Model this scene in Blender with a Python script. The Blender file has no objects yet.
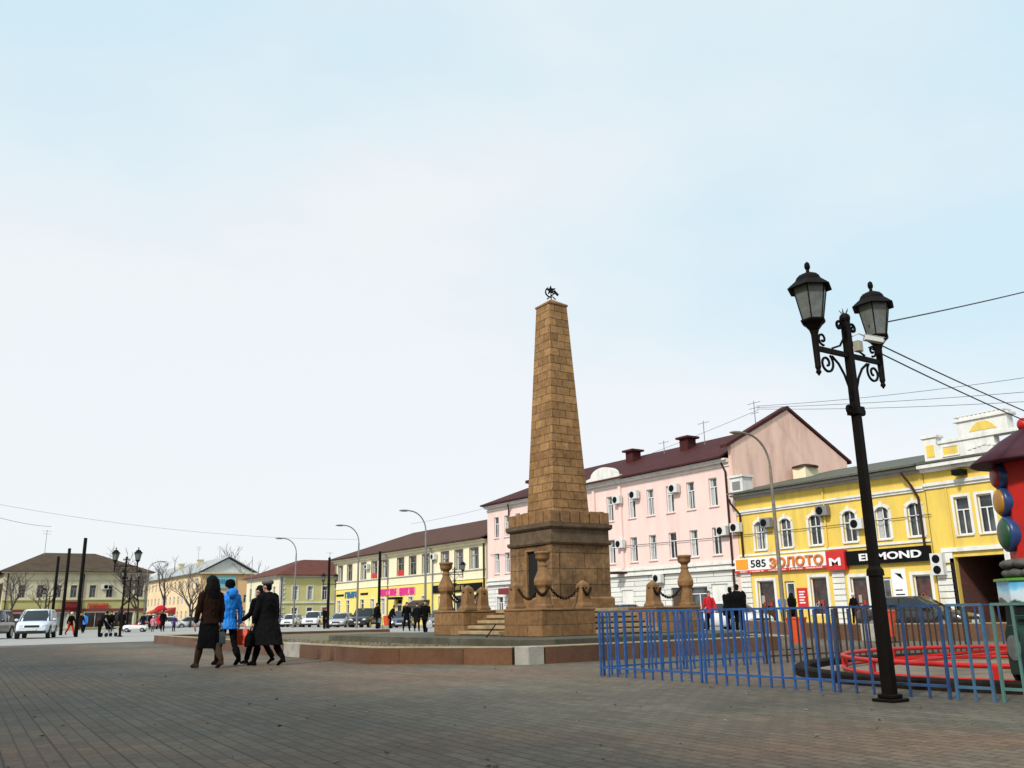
import bpy, bmesh, math, random
from mathutils import Vector, Matrix
from math import sin, cos, pi, radians as R_

S = bpy.context.scene
COL = S.collection
# ------------------------------------------------------------------ camera
cam_d = bpy.data.cameras.new('camera')
cam = bpy.data.objects.new('camera', cam_d)
COL.objects.link(cam)
_yaw, _pitch, _roll = R_(34.0), math.atan((613.5 - 384) / 880), R_(1.1)
_F = Vector((sin(_yaw) * cos(_pitch), cos(_yaw) * cos(_pitch), sin(_pitch)))
_r0 = Vector((cos(_yaw), -sin(_yaw), 0))
_u0 = _r0.cross(_F)
_Rv = _r0 * cos(_roll) - _u0 * sin(_roll)
_Uv = _u0 * cos(_roll) + _r0 * sin(_roll)
cam.matrix_world = Matrix(((_Rv.x, _Uv.x, -_F.x, 0), (_Rv.y, _Uv.y, -_F.y, 0), (_Rv.z, _Uv.z, -_F.z, 0.9), (0, 0, 0, 1)))
cam_d.sensor_width = 36
cam_d.lens = 36 * 880 / 1024
cam_d.clip_end = 4000
S.camera = cam
# ------------------------------------------------------------------ sky and sun (hazy, thin cloud)
SUN_EL, SUN_AZ = 40.0, 248.0      # azimuth clockwise from +Y : the sun stands behind the viewer to the left
W = bpy.data.worlds.new('World')
S.world = W
W.use_nodes = True
nt = W.node_tree
nt.nodes.clear()
def N(t, **k):
    n = nt.nodes.new(t)
    for a, b in k.items(): setattr(n, a, b)
    return n
out = N('ShaderNodeOutputWorld'); bg = N('ShaderNodeBackground')
sky = N('ShaderNodeTexSky', sky_type='NISHITA', sun_disc=False, sun_elevation=R_(SUN_EL), sun_rotation=R_(SUN_AZ), air_density=1.0, dust_density=2.0)
tc = N('ShaderNodeTexCoord'); mp = N('ShaderNodeMapping'); mp.inputs['Scale'].default_value = (1, 1, 2.2)
nz = N('ShaderNodeTexNoise'); nz.inputs['Scale'].default_value = 1.3; nz.inputs['Detail'].default_value = 6; nz.inputs['Roughness'].default_value = .5
rp = N('ShaderNodeValToRGB')
rp.color_ramp.elements[0].position = .36; rp.color_ramp.elements[0].color = (6.6, 8.5, 9.4, 1)      # thin high haze, blue showing through
rp.color_ramp.elements[1].position = .62; rp.color_ramp.elements[1].color = (8.9, 9.22, 9.5, 1)     # white cloud
mx = N('ShaderNodeMix', data_type='RGBA')
mx.inputs[0].default_value = .88
L = nt.links.new
L(tc.outputs['Generated'], mp.inputs['Vector']); L(mp.outputs['Vector'], nz.inputs['Vector']); 
spz = N('ShaderNodeSeparateXYZ'); L(tc.outputs['Generated'], spz.inputs[0])
hzn = N('ShaderNodeMath', operation='MULTIPLY_ADD'); L(spz.outputs[2], hzn.inputs[0]); hzn.inputs[1].default_value = -.42; hzn.inputs[2].default_value = .19   # cloud thins overhead
sm = N('ShaderNodeMath', operation='ADD'); L(nz.outputs['Fac'], sm.inputs[0]); L(hzn.outputs[0], sm.inputs[1])
L(sm.outputs[0], rp.inputs['Fac'])
L(rp.outputs['Color'], mx.inputs[7]); L(sky.outputs['Color'], mx.inputs[6]); L(mx.outputs[2], bg.inputs['Color'])
bg.inputs['Strength'].default_value = .08
L(bg.outputs[0], out.inputs[0])
sd = bpy.data.lights.new('sun', 'SUN'); sd.energy = 2.6; sd.angle = R_(6); sd.color = (1, .95, .87)
sun = bpy.data.objects.new('sun', sd); COL.objects.link(sun)
_d = Vector((sin(R_(SUN_AZ)) * cos(R_(SUN_EL)), cos(R_(SUN_AZ)) * cos(R_(SUN_EL)), sin(R_(SUN_EL))))
sun.rotation_euler = _d.to_track_quat('Z', 'Y').to_euler()
S.view_settings.view_transform = 'Standard'; S.view_settings.look = 'None'
S.view_settings.exposure = 0.42; S.view_settings.gamma = 1
S.view_settings.use_curve_mapping = False

# ------------------------------------------------------------------ materials
def lin(r, g, b, k=1.0):
    f = lambda c: ((c / 255 + .055) / 1.055) ** 2.4 if c > 10 else c / 255 / 12.92
    return (f(r) * k, f(g) * k, f(b) * k)
MATS = {}
from mathutils import noise as _noise
def crumple(me, amp, sc, z0=-9, seed=0.0):
    '''push a cloth or hair surface in and out in soft folds'''
    me.update(); out = []
    for v in me.vertices:
        p = v.co; q = Vector((p.x * sc, p.y * sc, p.z * sc * .55 + seed))
        f = _noise.noise(q) + .5 * (.5 - abs(_noise.noise(q * 2.1))) * 2 - .5
        out.append(p + v.normal * (amp * f))
    for v, c in zip(me.vertices, out): v.co = c
    me.update()
def mat(name, col, rough=.8, var=.12, scale=3.0, bump=0.0, bscale=None, metal=0.0, spec=.5, dirt=None, dscale=.5, damt=.35, stretch=(1, 1, 1), coat=0.0, obj=False):
    """a Principled material with two scales of noise in its colour and an optional bump"""
    if name in MATS: return MATS[name]
    m = bpy.data.materials.new(name); m.use_nodes = True; t = m.node_tree
    b = t.nodes['Principled BSDF']; lk = t.links.new
    tc = t.nodes.new('ShaderNodeTexCoord'); src = tc.outputs['Object']
    mp = t.nodes.new('ShaderNodeMapping'); mp.inputs['Scale'].default_value = stretch; lk(src, mp.inputs[0])
    n = t.nodes.new('ShaderNodeTexNoise'); n.inputs['Scale'].default_value = scale; n.inputs['Detail'].default_value = 8; n.inputs['Roughness'].default_value = .62
    lk(mp.outputs[0], n.inputs['Vector'])
    r = t.nodes.new('ShaderNodeValToRGB'); r.color_ramp.elements[0].position = .3; r.color_ramp.elements[1].position = .7
    r.color_ramp.elements[0].color = (*[c * (1 - var) for c in col], 1); r.color_ramp.elements[1].color = (*[min(1, c * (1 + var)) for c in col], 1)
    lk(n.outputs['Fac'], r.inputs[0]); colo = r.outputs[0]
    if dirt:
        n2 = t.nodes.new('ShaderNodeTexNoise'); n2.inputs['Scale'].default_value = dscale; n2.inputs['Detail'].default_value = 9; n2.inputs['Roughness'].default_value = .7
        lk(mp.outputs[0], n2.inputs['Vector'])
        r2 = t.nodes.new('ShaderNodeValToRGB'); r2.color_ramp.elements[0].position = .48; r2.color_ramp.elements[1].position = .72
        r2.color_ramp.elements[0].color = (0, 0, 0, 1); r2.color_ramp.elements[1].color = (damt, damt, damt, 1)
        lk(n2.outputs['Fac'], r2.inputs[0])
        x = t.nodes.new('ShaderNodeMix'); x.data_type = 'RGBA'; lk(r2.outputs[0], x.inputs[0]); lk(colo, x.inputs[6]); x.inputs[7].default_value = (*dirt, 1); colo = x.outputs[2]
    lk(colo, b.inputs['Base Color'])
    b.inputs['Roughness'].default_value = rough; b.inputs['Metallic'].default_value = metal; b.inputs['Specular IOR Level'].default_value = spec
    if coat: b.inputs['Coat Weight'].default_value = coat
    if bump:
        nb = t.nodes.new('ShaderNodeTexNoise'); nb.inputs['Scale'].default_value = bscale or scale * 6; nb.inputs['Detail'].default_value = 6
        lk(mp.outputs[0], nb.inputs['Vector'])
        bp = t.nodes.new('ShaderNodeBump'); bp.inputs['Strength'].default_value = bump; bp.inputs['Distance'].default_value = .02
        lk(nb.outputs['Fac'], bp.inputs['Height']); lk(bp.outputs[0], b.inputs['Normal'])
    MATS[name] = m
    return m

def brickmat(name, c1, c2, cm, bw, bh, mortar=.012, rough=.85, mode='wall', var=.25, rot=0.0, patch=None, pscale=.35, pamt=.8, bump=.5, offset=.5, dirt=None, spec=.4, bias=0.0, drange=(.48, .75), sq=1.0):
    """courses of blocks: 'wall' runs them round vertical faces, 'floor' lays them flat"""
    if name in MATS: return MATS[name]
    m = bpy.data.materials.new(name); m.use_nodes = True; t = m.node_tree; lk = t.links.new
    b = t.nodes['Principled BSDF']; tc = t.nodes.new('ShaderNodeTexCoord')
    nw = t.nodes.new
    if mode == 'wall':
        sp = nw('ShaderNodeSeparateXYZ'); lk(tc.outputs['Object'], sp.inputs[0])
        ad = nw('ShaderNodeMath'); ad.operation = 'ADD'; lk(sp.outputs[0], ad.inputs[0]); lk(sp.outputs[1], ad.inputs[1])
        cb = nw('ShaderNodeCombineXYZ'); lk(ad.outputs[0], cb.inputs[0]); lk(sp.outputs[2], cb.inputs[1]); vec = cb.outputs[0]
    else:
        mp = nw('ShaderNodeMapping'); mp.inputs['Rotation'].default_value = (0, 0, rot); lk(tc.outputs['Object'], mp.inputs[0]); vec = mp.outputs[0]
    br = nw('ShaderNodeTexBrick'); br.offset = offset; br.squash = sq
    br.inputs['Color1'].default_value = (*c1, 1); br.inputs['Color2'].default_value = (*c2, 1); br.inputs['Mortar'].default_value = (*cm, 1)
    br.inputs['Scale'].default_value = 1; br.inputs['Brick Width'].default_value = bw; br.inputs['Row Height'].default_value = bh
    br.inputs['Mortar Size'].default_value = mortar; br.inputs['Mortar Smooth'].default_value = .3; br.inputs['Bias'].default_value = bias
    lk(vec, br.inputs['Vector'])
    n = nw('ShaderNodeTexNoise'); n.inputs['Scale'].default_value = 9; n.inputs['Detail'].default_value = 9; n.inputs['Roughness'].default_value = .7
    lk(tc.outputs['Object'], n.inputs['Vector'])
    r = nw('ShaderNodeValToRGB'); r.color_ramp.elements[0].position = .28; r.color_ramp.elements[1].position = .72
    r.color_ramp.elements[0].color = (1 - var,) * 3 + (1,); r.color_ramp.elements[1].color = (1 + var,) * 3 + (1,)
    lk(n.outputs['Fac'], r.inputs[0])
    mu = nw('ShaderNodeMix'); mu.data_type = 'RGBA'; mu.blend_type = 'MULTIPLY'; mu.inputs[0].default_value = 1
    lk(br.outputs['Color'], mu.inputs[6]); lk(r.outputs[0], mu.inputs[7]); colo = mu.outputs[2]
    for k, (pc, psc, pa, rng) in enumerate(([(patch, pscale, pamt, (.45, .62))] if patch else []) + ([(dirt, 1.3, .75, drange)] if dirt else [])):
        n2 = nw('ShaderNodeTexNoise'); n2.inputs['Scale'].default_value = psc; n2.inputs['Detail'].default_value = 7; n2.inputs['Roughness'].default_value = .65
        lk(tc.outputs['Object'], n2.inputs['Vector'])
        r2 = nw('ShaderNodeValToRGB'); r2.color_ramp.elements[0].position, r2.color_ramp.elements[1].position = rng
        r2.color_ramp.elements[0].color = (0, 0, 0, 1); r2.color_ramp.elements[1].color = (pa, pa, pa, 1)
        lk(n2.outputs['Fac'], r2.inputs[0])
        x = nw('ShaderNodeMix'); x.data_type = 'RGBA'; x.blend_type = 'MULTIPLY'; lk(r2.outputs[0], x.inputs[0]); lk(colo, x.inputs[6]); x.inputs[7].default_value = (*pc, 1); colo = x.outputs[2]
    lk(colo, b.inputs['Base Color']); b.inputs['Roughness'].default_value = rough; b.inputs['Specular IOR Level'].default_value = spec
    if bump:
        mh = nw('ShaderNodeMath'); mh.operation = 'MULTIPLY_ADD'; lk(br.outputs['Fac'], mh.inputs[0]); mh.inputs[1].default_value = -1.0
        ms = nw('ShaderNodeMath'); ms.operation = 'MULTIPLY'; ms.inputs[1].default_value = .45; lk(n.outputs['Fac'], ms.inputs[0]); lk(ms.outputs[0], mh.inputs[2])
        bp = nw('ShaderNodeBump'); bp.inputs['Strength'].default_value = bump; bp.inputs['Distance'].default_value = .015
        lk(mh.outputs[0], bp.inputs['Height']); lk(bp.outputs[0], b.inputs['Normal'])
    MATS[name] = m
    return m

# ------------------------------------------------------------------ object helpers
WLOC = {}
def thing(name, label, cat, loc=(0, 0, 0), group=None):
    o = bpy.data.objects.new(name, None); COL.objects.link(o); o.location = loc; o.empty_display_size = .2
    o['label'] = label; o['category'] = cat
    if group: o['group'] = group
    WLOC[o.name] = Vector(loc)
    return o
def tag(o, label, cat, group=None):
    o['label'] = label; o['category'] = cat
    if group: o['group'] = group
    return o
def copy_tree(o, parent=None):
    c = o.copy(); COL.objects.link(c)
    if parent: c.parent = parent
    for ch in list(o.children): copy_tree(ch, c)
    return c

class MB:
    """collects shapes in world (or local) space, then links them as ONE mesh object"""
    def __init__(s): s.v = []; s.f = []; s.m = []; s.sm = []
    def add(s, vs, fs, m=0, smooth=False):
        b = len(s.v); s.v += [tuple(v) for v in vs]
        for f in fs: s.f.append([b + i for i in f]); s.m.append(m); s.sm.append(smooth)
        return s
    def box(s, x0, x1, y0, y1, z0, z1, m=0):
        return s.add([(x0, y0, z0), (x1, y0, z0), (x1, y1, z0), (x0, y1, z0), (x0, y0, z1), (x1, y0, z1), (x1, y1, z1), (x0, y1, z1)],
                     [(3, 2, 1, 0), (4, 5, 6, 7), (0, 1, 5, 4), (1, 2, 6, 5), (2, 3, 7, 6), (3, 0, 4, 7)], m)
    def prism(s, poly, vec, m=0):
        n = len(poly); p = [Vector(q) for q in poly]; v = Vector(vec)
        return s.add(p + [q + v for q in p], [tuple(range(n))[::-1], tuple(range(n, 2 * n))] + [(i, (i + 1) % n, n + (i + 1) % n, n + i) for i in range(n)], m)
    def loft(s, rings, m=0, smooth=True, caps=True):
        n = len(rings[0]); vs = [p for r in rings for p in r]; fs = []
        for k in range(len(rings) - 1):
            for i in range(n): j = (i + 1) % n; fs.append((k * n + i, k * n + j, (k + 1) * n + j, (k + 1) * n + i))
        s.add(vs, fs, m, smooth)
        if caps:
            s.add(rings[0], [tuple(range(n))[::-1]], m); s.add(rings[-1], [tuple(range(n))], m)
        return s
    def tube(s, pts, r, seg=8, m=0, caps=True, smooth=True):
        pts = [Vector(p) for p in pts]; k = len(pts)
        rs = r if isinstance(r, (list, tuple)) else [r] * k
        rings = []; up = None
        for i, p in enumerate(pts):
            d = (pts[min(i + 1, k - 1)] - pts[max(i - 1, 0)])
            d = d.normalized() if d.length > 1e-9 else Vector((0, 0, 1))
            if up is None:
                a = Vector((0, 0, 1)) if abs(d.z) < .9 else Vector((1, 0, 0)); up = d.cross(a).normalized()
            up = (up - d * up.dot(d)); up = up.normalized() if up.length > 1e-6 else d.orthogonal().normalized()
            w = d.cross(up)
            rings.append([p + (up * cos(2 * pi * q / seg) + w * sin(2 * pi * q / seg)) * rs[i] for q in range(seg)])
        return s.loft(rings, m, smooth, caps)
    def lathe(s, prof, c=(0, 0, 0), seg=16, m=0, smooth=True, rot=0.0, caps=True):
        return s.loft([[(c[0] + r * cos(rot + 2 * pi * q / seg), c[1] + r * sin(rot + 2 * pi * q / seg), c[2] + z) for q in range(seg)] for r, z in prof], m, smooth, caps)
    def ell(s, c, r, seg=14, rings=9, m=0, M=None):
        rr = []
        for k in range(rings + 1):
            a = -pi / 2 + pi * (k * .98 + .01 * rings) / rings
            ring = [Vector((r[0] * cos(a) * cos(2 * pi * q / seg), r[1] * cos(a) * sin(2 * pi * q / seg), r[2] * sin(a))) for q in range(seg)]
            rr.append([Vector(c) + (M @ p if M else p) for p in ring])
        return s.loft(rr, m, True, True)
    def bar(s, a, b, w, h, m=0):
        a = Vector(a); b = Vector(b); d = (b - a).normalized()
        up = Vector((0, 0, 1)) if abs(d.z) < .95 else Vector((1, 0, 0))
        x = d.cross(up).normalized() * w / 2; z = x.cross(d).normalized() * h / 2
        return s.loft([[p - x - z, p + x - z, p + x + z, p - x + z] for p in (a, b)], m, False)
    def xf(s, M):
        s.v = [tuple(M @ Vector(v)) for v in s.v]; return s
    def mesh(s, name, mats, off=None, bevel=0.0):
        me = bpy.data.meshes.new(name)
        o = off or Vector((0, 0, 0))
        me.from_pydata([(v[0] - o.x, v[1] - o.y, v[2] - o.z) for v in s.v], [], s.f)
        for mm in (mats if isinstance(mats, (list, tuple)) else [mats]): me.materials.append(mm)
        me.polygons.foreach_set('material_index', s.m); me.polygons.foreach_set('use_smooth', s.sm)
        bm = bmesh.new(); bm.from_mesh(me)
        bmesh.ops.recalc_face_normals(bm, faces=bm.faces[:])
        if bevel:
            ed = [e for e in bm.edges if len(e.link_faces) == 2 and e.calc_face_angle(0) > .5]
            bmesh.ops.bevel(bm, geom=ed, offset=bevel, segments=1, affect='EDGES', clamp_overlap=True)
        bm.to_mesh(me); bm.free(); me.update()
        return me
    def build(s, name, mats, parent=None, bevel=0.0):
        off = WLOC.get(parent.name, Vector((0, 0, 0))) if parent else Vector((0, 0, 0))
        ob = bpy.data.objects.new(name, s.mesh(name, mats, off, bevel)); COL.objects.link(ob)
        if parent: ob.parent = parent; WLOC[ob.name] = off
        return ob
def struct(name, mb, mats, bevel=0):
    o = mb.build(name, mats, None, bevel); o['kind'] = 'structure'; return o

def remesh(mb, voxel, smooth=3, fac=.5):
    """fuse overlapping closed shapes into one continuous skin"""
    me = mb.mesh('tmp', []); ob = bpy.data.objects.new('tmp', me); COL.objects.link(ob)
    a = ob.modifiers.new('r', 'REMESH'); a.mode = 'VOXEL'; a.voxel_size = voxel; a.use_smooth_shade = True
    if smooth: q = ob.modifiers.new('s', 'SMOOTH'); q.iterations = smooth; q.factor = fac
    bpy.context.view_layer.update()
    dg = bpy.context.evaluated_depsgraph_get()
    res = bpy.data.meshes.new_from_object(ob.evaluated_get(dg))
    bpy.data.objects.remove(ob); bpy.data.meshes.remove(me)
    return res
def link_mesh(name, me, mats, parent=None, pick=None):
    me.materials.clear()
    for m in mats: me.materials.append(m)
    for p in me.polygons:
        p.use_smooth = True
        p.material_index = pick(p.center) if pick else 0
    o = bpy.data.objects.new(name, me); COL.objects.link(o)
    if parent: o.parent = parent
    return o
def text_mb(mb, s, height, org, ux, uz, n, depth=.03, m=0, width=None, spacing=1.0, bold=0.0):
    """flat lettering, extruded: ux = reading direction, uz = up, n = outward"""
    c = bpy.data.curves.new('t', 'FONT'); c.body = s; c.extrude = depth / height; c.offset = bold; c.space_character = spacing; c.resolution_u = 3
    o = bpy.data.objects.new('t', c); COL.objects.link(o); bpy.context.view_layer.update()
    me = bpy.data.meshes.new_from_object(o.evaluated_get(bpy.context.evaluated_depsgraph_get()))
    xs = [v.co.x for v in me.vertices]; ys = [v.co.y for v in me.vertices]
    k = height / (max(ys) - min(ys)); kx = width / (max(xs) - min(xs)) if width else k
    ux, uz, n, org = Vector(ux), Vector(uz), Vector(n), Vector(org)
    vs = [org + ux * (v.co.x - min(xs)) * kx + uz * (v.co.y - min(ys)) * k + n * (v.co.z * height + depth) for v in me.vertices]
    mb.add(vs, [tuple(p.vertices) for p in me.polygons], m)
    bpy.data.objects.remove(o); bpy.data.curves.remove(c); bpy.data.meshes.remove(me)
    return mb
# ------------------------------------------------------------------ shared materials
def paving_mat():
    m = bpy.data.materials.new('paving_block'); m.use_nodes = True; t = m.node_tree; lk = t.links.new; nw = t.nodes.new; b = t.nodes['Principled BSDF']
    tc = nw('ShaderNodeTexCoord'); mp = nw('ShaderNodeMapping'); mp.inputs['Rotation'].default_value = (0, 0, R_(92.5)); lk(tc.outputs['Object'], mp.inputs[0])
    def brick(bw, bh, mo, c1, c2, cm, off=.5):
        q = nw('ShaderNodeTexBrick'); q.offset = off; q.inputs['Scale'].default_value = 1; q.inputs['Brick Width'].default_value = bw; q.inputs['Row Height'].default_value = bh; q.inputs['Mortar Size'].default_value = mo; q.inputs['Mortar Smooth'].default_value = .35
        q.inputs['Color1'].default_value = (*c1, 1); q.inputs['Color2'].default_value = (*c2, 1); q.inputs['Mortar'].default_value = (*cm, 1); lk(mp.outputs[0], q.inputs['Vector']); return q
    def noise(sc, lo, hi, c0, c1, det=8, ro=.65):
        n = nw('ShaderNodeTexNoise'); n.inputs['Scale'].default_value = sc; n.inputs['Detail'].default_value = det; n.inputs['Roughness'].default_value = ro; lk(tc.outputs['Object'], n.inputs['Vector'])
        r = nw('ShaderNodeValToRGB'); r.color_ramp.elements[0].position = lo; r.color_ramp.elements[1].position = hi; r.color_ramp.elements[0].color = (*c0, 1); r.color_ramp.elements[1].color = (*c1, 1); lk(n.outputs['Fac'], r.inputs[0]); return n, r
    def mul(a, bb, f=1.0):
        x = nw('ShaderNodeMix'); x.data_type = 'RGBA'; x.blend_type = 'MULTIPLY'; x.inputs[0].default_value = f; lk(a, x.inputs[6]); lk(bb, x.inputs[7]); return x.outputs[2]
    b1 = brick(.205, .118, .009, (.112, .096, .069), (.160, .140, .105), (.076, .066, .050))
    b2 = brick(60, .354, .010, (1, 1, 1), (.98, .98, .98), (.84, .83, .82)); b3 = brick(1.64, .354, .010, (1.0, .96, .93), (.80, .80, .80), (.74, .74, .74), .37)
    n1, r1 = noise(26, .3, .7, (.70,) * 3, (1.28,) * 3); n2, r2 = noise(.19, .44, .60, (1.0, 1.0, 1.0), (1.22, .90, .76), 5); n3, r3 = noise(.13, .42, .62, (1.10, 1.10, 1.09), (.62, .63, .62), 7); n4, r4 = noise(2.2, .60, .72, (1, 1, 1), (.66, .64, .62), 10, .75)
    # broad random dark patches put foreground shade into the colour; scattered gum spots
    vo = nw('ShaderNodeTexVoronoi'); vo.inputs['Scale'].default_value = 1.1; lk(tc.outputs['Object'], vo.inputs['Vector']); rv = nw('ShaderNodeValToRGB'); rv.color_ramp.elements[0].position = .028; rv.color_ramp.elements[1].position = .045; rv.color_ramp.elements[0].color = (.45, .44, .43, 1); rv.color_ramp.elements[1].color = (1, 1, 1, 1); lk(vo.outputs['Distance'], rv.inputs[0])
    c = b1.outputs['Color']
    for q in (b2.outputs['Color'], b3.outputs['Color'], r1.outputs[0], r2.outputs[0], r3.outputs[0], r4.outputs[0], rv.outputs[0]): c = mul(c, q)
    lk(c, b.inputs['Base Color']); b.inputs['Roughness'].default_value = .72; b.inputs['Specular IOR Level'].default_value = .3
    h = nw('ShaderNodeMath'); h.operation = 'MULTIPLY_ADD'; lk(b1.outputs['Fac'], h.inputs[0]); h.inputs[1].default_value = -.5
    h2 = nw('ShaderNodeMath'); h2.operation = 'MULTIPLY_ADD'; lk(b2.outputs['Fac'], h2.inputs[0]); h2.inputs[1].default_value = -.9; lk(n1.outputs['Fac'], h2.inputs[2]); lk(h2.outputs[0], h.inputs[2])
    bp = nw('ShaderNodeBump'); bp.inputs['Strength'].default_value = .6; bp.inputs['Distance'].default_value = .012; lk(h.outputs[0], bp.inputs['Height']); lk(bp.outputs[0], b.inputs['Normal'])
    return m
M_pave = paving_mat()
M_apron = mat('dusty_asphalt', (.33, .32, .30), .9, .14, 1.2, .3, 30, dirt=(.21, .20, .185), dscale=.15, damt=.6)
M_road = mat('asphalt', (.12, .117, .112), .9, .15, 2, .3, 40, dirt=(.17, .16, .15), dscale=.2, damt=.6)
M_kerb = mat('kerb_concrete', (.34, .33, .31), .9, .15, 3, .3)
M_line = mat('road_paint', (.7, .7, .68), .8, .15, 6)
M_soil = mat('dry_soil', (.13, .105, .06), .95, .35, 5, .6, 25, dirt=(.2, .17, .09), dscale=1.4, damt=.7)
M_stone = brickmat('sandstone_block', (.215, .112, .041), (.345, .192, .076), (.06, .034, .016), .46, .226, .009, .88, 'wall', .42, dirt=(.48, .42, .36), bump=.9, drange=(.50, .74))
M_stone_b = brickmat('sandstone_big_block', (.165, .094, .042), (.245, .142, .064), (.085, .05, .025), .82, .40, .010, .9, 'wall', .5, dirt=(.30, .27, .24), bump=.9, drange=(.42, .64))
M_stone_w = brickmat('sandstone_step_block', (.19, .098, .038), (.29, .16, .066), (.10, .065, .033), .9, .315, .010, .9, 'wall', .4, dirt=(.45, .42, .38), bump=.8)
M_stone_p = mat('carved_sandstone', (.225, .118, .045), .88, .35, 5, .6, 30, dirt=(.075, .05, .03), dscale=2.2, damt=.75)
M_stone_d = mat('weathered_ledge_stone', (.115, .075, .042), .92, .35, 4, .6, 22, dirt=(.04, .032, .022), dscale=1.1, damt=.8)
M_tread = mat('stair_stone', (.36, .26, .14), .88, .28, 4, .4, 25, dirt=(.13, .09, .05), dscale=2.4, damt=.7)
M_slab = mat('mossy_plinth_stone', (.062, .056, .038), .92, .3, 3, .4, 20, dirt=(.16, .15, .12), dscale=1.2, damt=.6)
M_granite = brickmat('brown_granite_tile', (.105, .046, .021), (.160, .071, .033), (.06, .03, .017), .5, .6, .006, .5, 'wall', .22, dirt=(.5, .45, .42), bump=.15, spec=.5)
M_coping = mat('wall_coping', (.30, .24, .15), .85, .25, 4, .3, dirt=(.15, .11, .07), dscale=1.5, damt=.7)
M_pale = mat('bare_cement', (.36, .34, .30), .92, .3, 5, .5, dirt=(.16, .15, .13), dscale=2.5, damt=.8)
M_iron = mat('black_iron', (.0035, .0035, .0035), .6, .3, 8, .2, spec=.08)
M_lampiron = mat('brown_black_paint', (.006, .0038, .003), .6, .3, 10, .15, spec=.1)
M_steel = mat('galvanised_steel', (.22, .22, .21), .5, .15, 6, .1, metal=.6)
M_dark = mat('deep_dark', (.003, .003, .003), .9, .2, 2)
M_glass = mat('window_glass', (.022, .028, .034), .08, .5, .9, spec=.6)
M_curtain = mat('curtain_cloth', (.42, .43, .42), .9, .12, 8)
M_white = mat('white_paint', (.72, .71, .67), .7, .06, 3, .1, dirt=(.42, .40, .36), dscale=2.0, damt=.6, stretch=(1, 1, .3))
M_whiteframe = mat('window_frame_white', (.72, .73, .73), .45, .05, 5)
M_greyframe = mat('window_frame_weathered', (.30, .28, .25), .6, .2, 6)
M_gutter = mat('brown_metal', (.04, .017, .013), .6, .2, 5, spec=.2)
M_greymetal = mat('grey_metal', (.20, .20, .20), .55, .12, 5)
M_acwhite = mat('plastic_white', (.62, .62, .60), .45, .05, 5)
M_black = mat('black_panel', (.004, .004, .0045), .5, .2, 3, spec=.12)
M_red = mat('sign_red', (.55, .018, .018), .4, .06, 4)
M_signwhite = mat('sign_white', (.80, .80, .80), .4, .03, 4)
M_gold = mat('sign_orange', (.85, .30, .02), .4, .06, 4)

# ------------------------------------------------------------------ ground, plaza, roads
struct('ground', MB().box(-900, 1500, -900, 2500, -1.0, -.15), M_road)
g = MB()
g.prism([(-120, -60, -.6), (31, -60, -.6), (31, 111, -.6), (-120, 111, -.6)], (0, 0, .6))
struct('plaza', g, M_apron)
g = MB()
g.add([(-120, -60, .004), (24.5, -60, .004), (24.5, 30, .004), (19.5, 43, .004), (-120, 43, .004)], [(0, 1, 2, 3, 4)])
struct('paving', g, M_pave)
g = MB()
for k in range(44): g.box(31.0, 31.16, -30 + k * 3.2, -30 + k * 3.2 + 3.185, -.4, .02)
struct('kerb', g, M_kerb, .012)
struct('pavement', MB().box(38.6, 41.95, -30, 101, -.5, .0), M_apron)
g = MB()
for k in range(41): g.box(38.45, 38.6, -30 + k * 3.2, -30 + k * 3.2 + 3.185, -.4, .02)
struct('far_kerb', g, M_kerb, .012)
struct('far_pavement', MB().box(-60, 34, 116, 119.8, -.5, -.02), M_apron)
g = MB()
for k in range(30): g.box(34.75, 34.87, -20 + k * 5, -20 + k * 5 + 2.4, -.149, -.146)
struct('road_marking', g, M_line)
g = MB()
random.seed(4)
hp = []
for k in range(61):
    x = -500 + k * 35; hp.append((x, 640 + 30 * sin(k * .7), -2)); 
hv = []; hf = []
for k in range(61):
    x = -500 + k * 35; h = 9 + 5 * sin(k * .41) + 3 * sin(k * 1.3 + 1) + random.random() * 2
    hv += [(x, 560, -2), (x, 640, h), (x, 760, h * 1.15), (x, 900, -2)]
for k in range(60):
    for q in range(3): hf.append((k * 4 + q, k * 4 + 4 + q, k * 4 + 5 + q, k * 4 + 1 + q))
g.add(hv, hf, 0, True)
struct('hill', g, mat('far_woods', (.05, .055, .05), .95, .3, .05))

g = MB(); random.seed(31)
for k in range(170):
    a_, d_ = R_(random.uniform(4, 66)), 5 + 18 * random.random() ** 1.6
    x, y = sin(a_) * d_, cos(a_) * d_
    if (x > 7.3 and y > 13.2) or (x > 8.2 and y < 10.6): continue
    r = random.uniform(.008, .026); an = random.uniform(0, 6.28); n = 5
    g.add([(x + r * (1 + .5 * sin(q * 2.7 + k)) * cos(an + q * 1.256), y + r * .7 * sin(an + q * 1.256), .0075 + .006 * ((q + k) % 3)) for q in range(n)], [tuple(range(n))], k % 3 == 0)
o = g.build('litter', [mat('litter_flake', (.05, .035, .02), .9, .4, 9), mat('litter_paper', (.20, .18, .14), .9, .3, 9)]); o['kind'] = 'stuff'
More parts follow.
